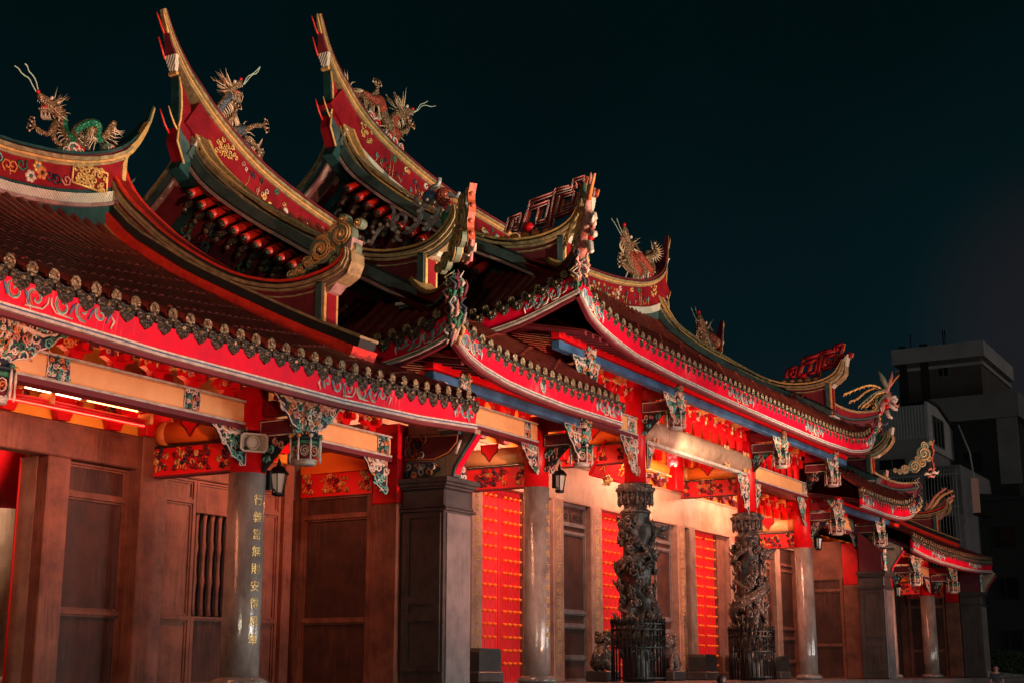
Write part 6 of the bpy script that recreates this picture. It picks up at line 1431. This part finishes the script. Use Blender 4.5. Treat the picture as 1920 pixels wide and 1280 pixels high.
for k in range(5):
    z = zt - 3.1 - k * 3.2; mb = MB(); mb.box((X - 1.1, yc + 1, z - .15), (X, yl - .5, z), 'concrete_dark'); 
    for i in range(60): y = yc + 1.1 + i * (yl - yc - 1.7) / 60; mb.box((X - 1.08, y, z), (X - 1.04, y + .03, z + .9), 'iron')
    mb.box((X - 1.1, yc + 1, z + .9), (X - 1.02, yl - .5, z + .95), 'iron'); mb.build('balcony', r)
a = atX(1825, 960, 78.); b = atX(1833, 895, 78.); rs_ = thing('shop_sign', 'narrow upright orange-lit sign on the dark houses at right', 'sign', (78, a.y, a.z)); mb = MB(); mb.box((78, b.y, a.z), (78.15, a.y, b.z), 'lit_pane'); mb.build('panel', rs_); mb = MB(); mb.box((78.16, b.y - .05, a.z - 16 if False else a.z - .1), (80.5, a.y + .05, a.z - .003), 'iron'); mb.build('arm', rs_)
X = 90.
mb = MB(); c = atX(1800, 1000, 90.); rb = thing('low_house', 'dark low house behind the far wing at right', 'building', (84, 20, -1.5), 'apartment blocks behind the temple'); mb.box((84, 14, -1.5), (96, 40, 9.5), 'concrete_dark'); mb.build('walls', rb); mb = MB(); mb.prism([(13.6, 9.5), (40.4, 9.5), (27, 11.2)], 'X', 83.6, 96.4, 'concrete_dark'); mb.build('roof', rb)
for k in range(3):
    for j in range(3): win(rb, 84, 15.5 + 3.5 * j, 17 + 3.5 * j, 1.0 + 2.9 * k, 2.3 + 2.9 * k, fm='concrete_dark')
# ================================================================== light
w = bpy.data.worlds.new("World"); sc.world = w; w.use_nodes = True; nt = w.node_tree; N = nt.nodes; L = nt.links
bg = N["Background"]; tc = N.new("ShaderNodeTexCoord"); sp = N.new("ShaderNodeSeparateXYZ"); L.new(tc.outputs["Generated"], sp.inputs[0])
rp = N.new("ShaderNodeValToRGB"); L.new(sp.outputs["Z"], rp.inputs[0]); E = rp.color_ramp.elements
E[0].position = .02; E[0].color = (.0085, .0088, .0105, 1); E[1].position = .42; E[1].color = (.0004, .0040, .0048, 1)
e = E.new(.22); e.color = (.0014, .0068, .0088, 1)
# glow of the town low on the right
vd = N.new("ShaderNodeVectorMath"); vd.operation = 'DOT_PRODUCT'; L.new(tc.outputs["Generated"], vd.inputs[0]); g = ray(2080, 620).normalized(); vd.inputs[1].default_value = tuple(g)
mr = N.new("ShaderNodeMapRange"); mr.interpolation_type = 'SMOOTHERSTEP'; mr.inputs[1].default_value = .990; mr.inputs[2].default_value = 1.0; L.new(vd.outputs["Value"], mr.inputs[0])
no = N.new("ShaderNodeTexNoise"); no.inputs["Scale"].default_value = 3.5; no.inputs["Detail"].default_value = 4; L.new(tc.outputs["Generated"], no.inputs["Vector"])
mx = N.new("ShaderNodeMix"); mx.data_type = 'RGBA'; mx.blend_type = 'ADD'; L.new(mr.outputs[0], mx.inputs[0]); L.new(rp.outputs[0], mx.inputs[6]); mx.inputs[7].default_value = (.006, .0012, .0012, 1)
mm = N.new("ShaderNodeMapRange"); mm.inputs[1].default_value = .3; mm.inputs[2].default_value = .7; mm.inputs[3].default_value = .8; mm.inputs[4].default_value = 1.25; L.new(no.outputs["Fac"], mm.inputs[0])
L.new(mx.outputs[2], bg.inputs[0]); L.new(mm.outputs[0], bg.inputs[1])
def lamp(kind, name, loc, aim, power, col, **k):
    l = bpy.data.lights.new(name, kind); o = bpy.data.objects.new(name, l); COL.objects.link(o); o.location = loc
    o.rotation_euler = (Vector(aim) - Vector(loc)).to_track_quat('-Z', 'Y').to_euler(); l.energy = power; l.color = col
    for a, b in k.items(): setattr(l, a, b)
    return o
# sun lamp standing for the level glow of the street in front of the temple
d = Vector((-.12, 1, -.10)); lamp('SUN', 'street_glow', (0, -30, 20), Vector((0, -30, 20)) + d, SUNE, (1, .84, .70), angle=R(9))
lamp('SPOT', 'side_fill_spot', (-28, -14, 7.5), (30, 18, 8), SIDE, (1, .88, .62), spot_size=R(60), spot_blend=.5, shadow_soft_size=.5)  # added spot, brightens the sides that face left
# added upright area lights, shaped to lay long highlights on the polished columns
for x, e in ((21.0, 1.15), (25.5, .8), (41, .9), (50, .55)):
    lamp('AREA', 'column_highlight_light', (x, -4.7, 2.1), (x, 10, 2.0), STRIP * e, (1, .93, .86), shape='RECTANGLE', size=1.2, size_y=3.8)
# added spots that brighten the ridges, aimed above the walls
for x, e in ((6, .9), (20, 1.), (36, 1.), (54, 1.)):
    lamp('SPOT', 'ridge_fill_spot', (x, -14, 3), (x + 4, 20, 13.5), ROOF * e, (1, .83, .56), spot_size=R(27), spot_blend=.55, shadow_soft_size=.12)
# floodlights on the forecourt, aimed up at the eaves
for x, e in ((8, 1.), (22, 1.), (37, 1.1), (52, 1.)):
    lamp('SPOT', 'floodlight', (x, 1.5, -.9), (x + 2.5, 14, 7.0), FLOOD * e, (1, .36, .22), spot_size=R(64), spot_blend=.6, shadow_soft_size=.25)
# lamps in the porch ceilings
for x, y, z, e, sx in ((14.4, 15.9, 3.66, .62, 4.5), (19.6, 15.9, 3.72, .4, 2), (24.5, 16.0, 4.8, .8, 3.5), (29.8, 16.1, 5.6, 1.5, 3), (36.3, 16.1, 5.6, 1.7, 5.5), (43.0, 16.1, 5.6, 1.5, 3), (48.2, 16.0, 4.8, 1.0, 3), (53.0, 15.9, 3.78, .4, 2), (58.2, 15.9, 3.78, .5, 4)):
    lamp('AREA', 'porch_lamp', (x, y - .3, z), (x, y + .75, z - 1.3), PORCH * e, ((1, .30, .14) if z < 4 else (1, .42, .24)), shape='RECTANGLE', size=sx, size_y=.12)
    lamp('AREA', 'porch_uplight', (x, y, z + .12), (x, y, z + 2), PORCH * e * .55, (1, .36, .14), shape='RECTANGLE', size=sx, size_y=.12)
lamp('SPOT', 'beam_light', (33.4, 12.9, 4.9), (36.2, 15.0, 6.06), BEAM, (1, .78, .5), spot_size=R(60), spot_blend=1., shadow_soft_size=.1)
lamp('POINT', 'inner_lamp', (15.6, 20.5, 4.6), (0, 0, 0), INNER, (1, .72, .5), shadow_soft_size=.3)
sc.view_settings.view_transform = 'Standard'; sc.view_settings.look = 'None'; sc.view_settings.exposure = .2; sc.view_settings.gamma = 1
sc.cycles.use_denoising = True; sc.cycles.max_bounces = 6; sc.cycles.sample_clamp_indirect = 4
